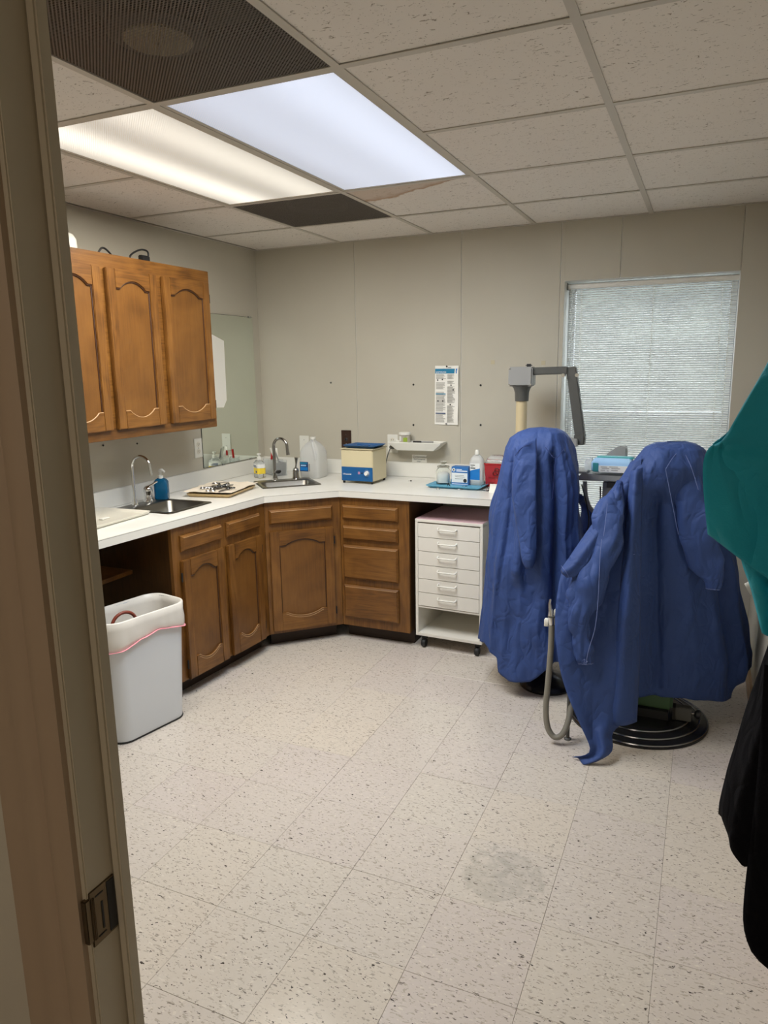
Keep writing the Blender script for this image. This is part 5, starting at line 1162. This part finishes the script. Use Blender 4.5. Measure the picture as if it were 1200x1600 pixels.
sleeve(px((903, 774, 3.63), (912, 787, 3.73), (918, 803, 3.75), (915, 828, 3.75), (910, 850, 3.74)), [.015, .028, .034, .030, .014], 'sleeve', g1, 'gown_blue', seed=5)
# right gown over the dental chair
g2 = thing('isolation_gown', 'large blue isolation gown draped over the dental chair, in front of the window', 'gown', (-.1, 3.2, .1))
rows = [(1.262, -.14, -.06, 3.22, 3.26), (1.257, -.19, -.03, 3.18, 3.28), (1.235, -.232, .0, 3.14, 3.30), (1.20, -.262, .02, 3.11, 3.32), (1.167, -.283, .033, 3.08, 3.33), (1.10, -.314, .055, 3.05, 3.34), (1.0, -.345, .085, 3.02, 3.35), (.9, -.36, .105, 3.0, 3.36), (.8, -.37, .135, 2.985, 3.37), (.5, -.39, .215, 2.95, 3.38), (.285, -.40, .262, 2.94, 3.38), (.1, -.405, .262, 2.935, 3.38)]
hem2 = periodic([(0, .22), (40, .22), (90, .18), (150, .16), (200, .17), (225, .19), (245, .185), (262, .17), (285, .145), (312, .115), (318, .12), (325, .165), (340, .195), (350, .22)])
MB().grid(drape(rows, 1.263, hem2, seed=11, amp=.011, N=320, skew=.58, folds=((4, .5, 1.0), (7, .35, .3), (11, .25, 2.0)), dents=((math.radians(264), .09, .12, 1.08, -.055), (math.radians(246), .08, .2, 1.12, .02), (math.radians(316), .10, .12, .8, -.03), (math.radians(330), .12, .15, .9, .02))), closed=True).build('gown_body', 'gown_blue', g2, smooth=True, solid=.0014, world=True, autos=False)
fl = sheet(px((985, 722, 3.15), (960, 765, 3.10), (943, 795, 3.05), (915, 833, 2.99), (880, 888, 2.93), (870, 935, 2.88), (868, 990, 2.84), (880, 1060, 2.81), (903, 1120, 2.79), (922, 1165, 2.775), (915, 1178, 2.77), (894, 1182, 2.775)),
           px((1003, 712, 3.13), (1000, 765, 3.075), (998, 800, 3.05), (996, 850, 3.02), (995, 900, 3.0), (994, 960, 2.97), (993, 1020, 2.95), (992, 1080, 2.93), (975, 1128, 2.90), (956, 1150, 2.84), (955, 1178, 2.79), (924, 1197, 2.752)), 'front_panel', g2, 'gown_blue', n=26, m=70, bulge=.012, rip=.014, seed=1)
f3 = sheet(px((985, 735, 3.10), (975, 850, 3.0), (966, 950, 2.93), (955, 1050, 2.90), (948, 1127, 2.885)), px((1004, 730, 3.10), (1002, 850, 3.03), (1001, 950, 2.975), (999, 1050, 2.95), (995, 1128, 2.93)), 'front_pleat', g2, 'gown_blue', n=16, m=50, bulge=.046, rip=.003, seed=6)
sheet(px((962, 762, 3.03), (944, 792, 3.0), (916, 834, 2.945), (880, 884, 2.885), (876, 892, 2.88)), px((972, 770, 3.02), (962, 800, 2.985), (938, 850, 2.92), (905, 896, 2.875), (886, 902, 2.875)), 'shoulder_fold', g2, 'gown_blue', n=10, m=30, bulge=.018, rip=.006, seed=12)
MB().tube(spline(px((877, 884, 2.868), (884, 893, 2.856), (889, 902, 2.862)), 5), .0009, 5).build('seam', 'thread', g2, world=True)
MB().tube(spline(px((949, 787, 2.955), (946, 815, 2.925), (943, 838, 2.895)), 5), .0009, 5).build('seam', 'thread', g2, world=True)
s2 = sleeve(px((968, 752, 3.10), (960, 775, 3.035), (945, 820, 2.975), (928, 880, 2.915), (917, 940, 2.87), (912, 985, 2.85), (910, 1015, 2.845), (912, 1036, 2.845)), [.008, .016, .028, .047, .056, .056, .042, .022], 'sleeve', g2, 'gown_blue', seed=2, wr=.17, flat=.50, ruck=.20, cr=1.3)
MB().tube(spline(px((940, 842, 2.905), (937, 880, 2.878), (935, 930, 2.845), (930, 980, 2.818), (920, 1015, 2.812), (916, 1034, 2.818)), 6), .0012, 5).build('seam', 'thread', s2, world=True)
MB().tube(spline(px((908, 1034, 2.835), (914, 1030, 2.822), (912, 1037, 2.822), (918, 1033, 2.822), (915, 1038, 2.83)), 5), .001, 5).build('loose_thread', 'thread', s2, world=True)
s3 = sleeve(px((1060, 708, 3.235), (1068, 735, 3.20), (1076, 775, 3.17), (1088, 830, 3.16), (1103, 880, 3.165), (1113, 903, 3.165), (1112, 920, 3.165)), [.02, .048, .066, .073, .068, .050, .022], 'sleeve', g2, 'gown_blue', seed=9, wr=.12, flat=.40)
for pts in (((1066, 700, 3.175), (1052, 714, 3.135), (1040, 733, 3.10)), ((1040, 733, 3.10), (1050, 785, 3.095), (1060, 835, 3.09)), ((1066, 700, 3.175), (1080, 730, 3.125), (1091, 765, 3.11)), ((982, 868, 2.975), (992, 866, 2.975))):
    MB().tube(spline(px(*pts), 6), .001, 5).build('seam', 'thread', g2, world=True)
# ------------------------------------------------------------------ garments on the right wall
hk = thing('coat_hook', 'wall hook rail on the right wall carrying the teal gown and black coat', 'hook', (XR, 1.26, 1.80))
MB().box(-.018, 0, -.36, .22, -.03, .03).build('rail', 'oak_up', hk, bevel=.003)
for y in (.09, -.262): MB().tube(spline([(-.018, y, .02), (-.06, y, .014), (-.10, y, .02), (-.115, y, .04)], 5), .0045, 8).build('peg', 'chrome', hk, smooth=True)
tg = thing('isolation_gown', 'teal isolation gown hanging on the right wall at the photo edge', 'gown', (.17, 1.35, 1.2))
rows = [(1.785, .155, .19, 1.335, 1.365), (1.77, .135, .215, 1.31, 1.39), (1.70, .125, .25, 1.29, 1.42), (1.60, .115, .268, 1.27, 1.45), (1.45, .10, .27, 1.265, 1.46), (1.30, .10, .27, 1.265, 1.46), (1.13, .125, .27, 1.27, 1.46), (1.0, .13, .27, 1.27, 1.46)]
hemt = periodic([(0, 1.0), (90, 1.02), (150, 1.08), (180, 1.13), (215, 1.10), (270, 1.03)])
MB().grid(drape(rows, 1.786, hemt, seed=21, amp=.010, N=140, M=60, folds=((3, .5, .2), (6, .4, 1.0), (9, .2, 0)), p=2.3), closed=True).build('gown_body', 'gown_teal', tg, smooth=True, solid=.0014, world=True, autos=False)
sheet(px((1212, 543, 1.22), (1190, 583, 1.215), (1162, 630, 1.21), (1130, 684, 1.20), (1108, 698, 1.185), (1099, 722, 1.18), (1099, 760, 1.175), (1103, 805, 1.175), (1106, 834, 1.18)),
      px((1300, 470, 1.23), (1320, 540, 1.215), (1340, 600, 1.20), (1350, 680, 1.19), (1350, 730, 1.185), (1350, 790, 1.185), (1350, 850, 1.185), (1345, 920, 1.19), (1335, 985, 1.195)), 'sleeve', tg, 'gown_teal', n=40, m=60, bulge=.03, rip=.004, seed=4)
sheet(px((1126, 686, 1.225), (1112, 700, 1.235), (1108, 760, 1.24), (1110, 830, 1.235), (1135, 856, 1.23)), px((1180, 640, 1.25), (1180, 700, 1.26), (1185, 780, 1.26), (1190, 850, 1.25), (1195, 905, 1.245)), 'sleeve_back', tg, 'gown_teal', n=10, m=24, bulge=-.01, rip=.002, seed=5)
sheet(px((1156, 866, 1.225), (1162, 888, 1.225), (1172, 915, 1.225), (1180, 945, 1.225), (1190, 986, 1.225)), px((1290, 900, 1.215), (1290, 930, 1.215), (1290, 960, 1.215), (1290, 1000, 1.215), (1290, 1040, 1.215)), 'tie_fold', tg, 'gown_teal', n=24, m=24, bulge=.012, rip=.012, seed=3)
sleeve(px((1188, 912, 1.24), (1178, 916, 1.24), (1168, 920, 1.24)), [.0125, .0125, .0115], 'knit_cuff', tg, 'cuff_knit', n=16, flat=.9, gather=False, cuff=None, wr=.04)
bc = thing('black_coat', 'long black cloth coat hanging below the teal gown at the right edge', 'coat', (.19, 1.0, .5))
q = [at(u, v, 1, 1.0) for u, v in ((1205, 975), (1185, 1030), (1158, 1110), (1130, 1200), (1119, 1255))]
rows = [(1.785, .155, .19, .985, 1.01), (1.77, .15, .225, .97, 1.03), (1.6, .15, .265, .95, 1.05), (1.3, .13, .27, .94, 1.06)]+[(p.z, p.x+.004, .272, .93-.005*i, 1.07) for i, p in enumerate(q)]+[(.5, .07, .272, .90, 1.07), (.3, .08, .272, .90, 1.07)]
zq = q[-1].z; z2 = at(1172, 1330, 1, .93).z
hemb = periodic([(0, zq-.25), (90, zq-.2), (140, zq-.06), (180, zq-.01), (205, zq-.015), (225, zq-.04), (250, z2), (290, z2-.05), (330, z2-.1)])
MB().grid(drape(rows, 1.786, hemb, seed=31, amp=.004, N=140, M=60, folds=((3, .4, 1.2), (5, .4, .4)), p=2.6, rough=.003, cr=.15), closed=True).build('coat_body', 'black_cloth', bc, smooth=True, solid=.002, world=True, autos=False)
sheet(px((1195, 1040, .90), (1185, 1200, .89), (1170, 1330, .885), (1161, 1420, .88), (1165, 1455, .88), (1178, 1482, .88), (1200, 1500, .88)), px((1290, 1040, .92), (1310, 1200, .92), (1320, 1330, .92), (1320, 1420, .92), (1320, 1500, .92), (1320, 1540, .92)), 'coat_front', bc, 'black_cloth', n=16, m=30, bulge=.015, rip=.006, seed=8)
for t_, y in ((tg, 1.35), (bc, .998)):
    MB().tube([(.205, y+.0105*math.sin(a), 1.8185+(.0110 if math.cos(a) > 0 else .030)*math.cos(a)) for a in np.linspace(0, 2*PI, 18)[:-1]], .0014, 5, closed=True).build('hang_loop', 'thread_dark' if t_ == tg else 'black_cloth', t_, world=True)
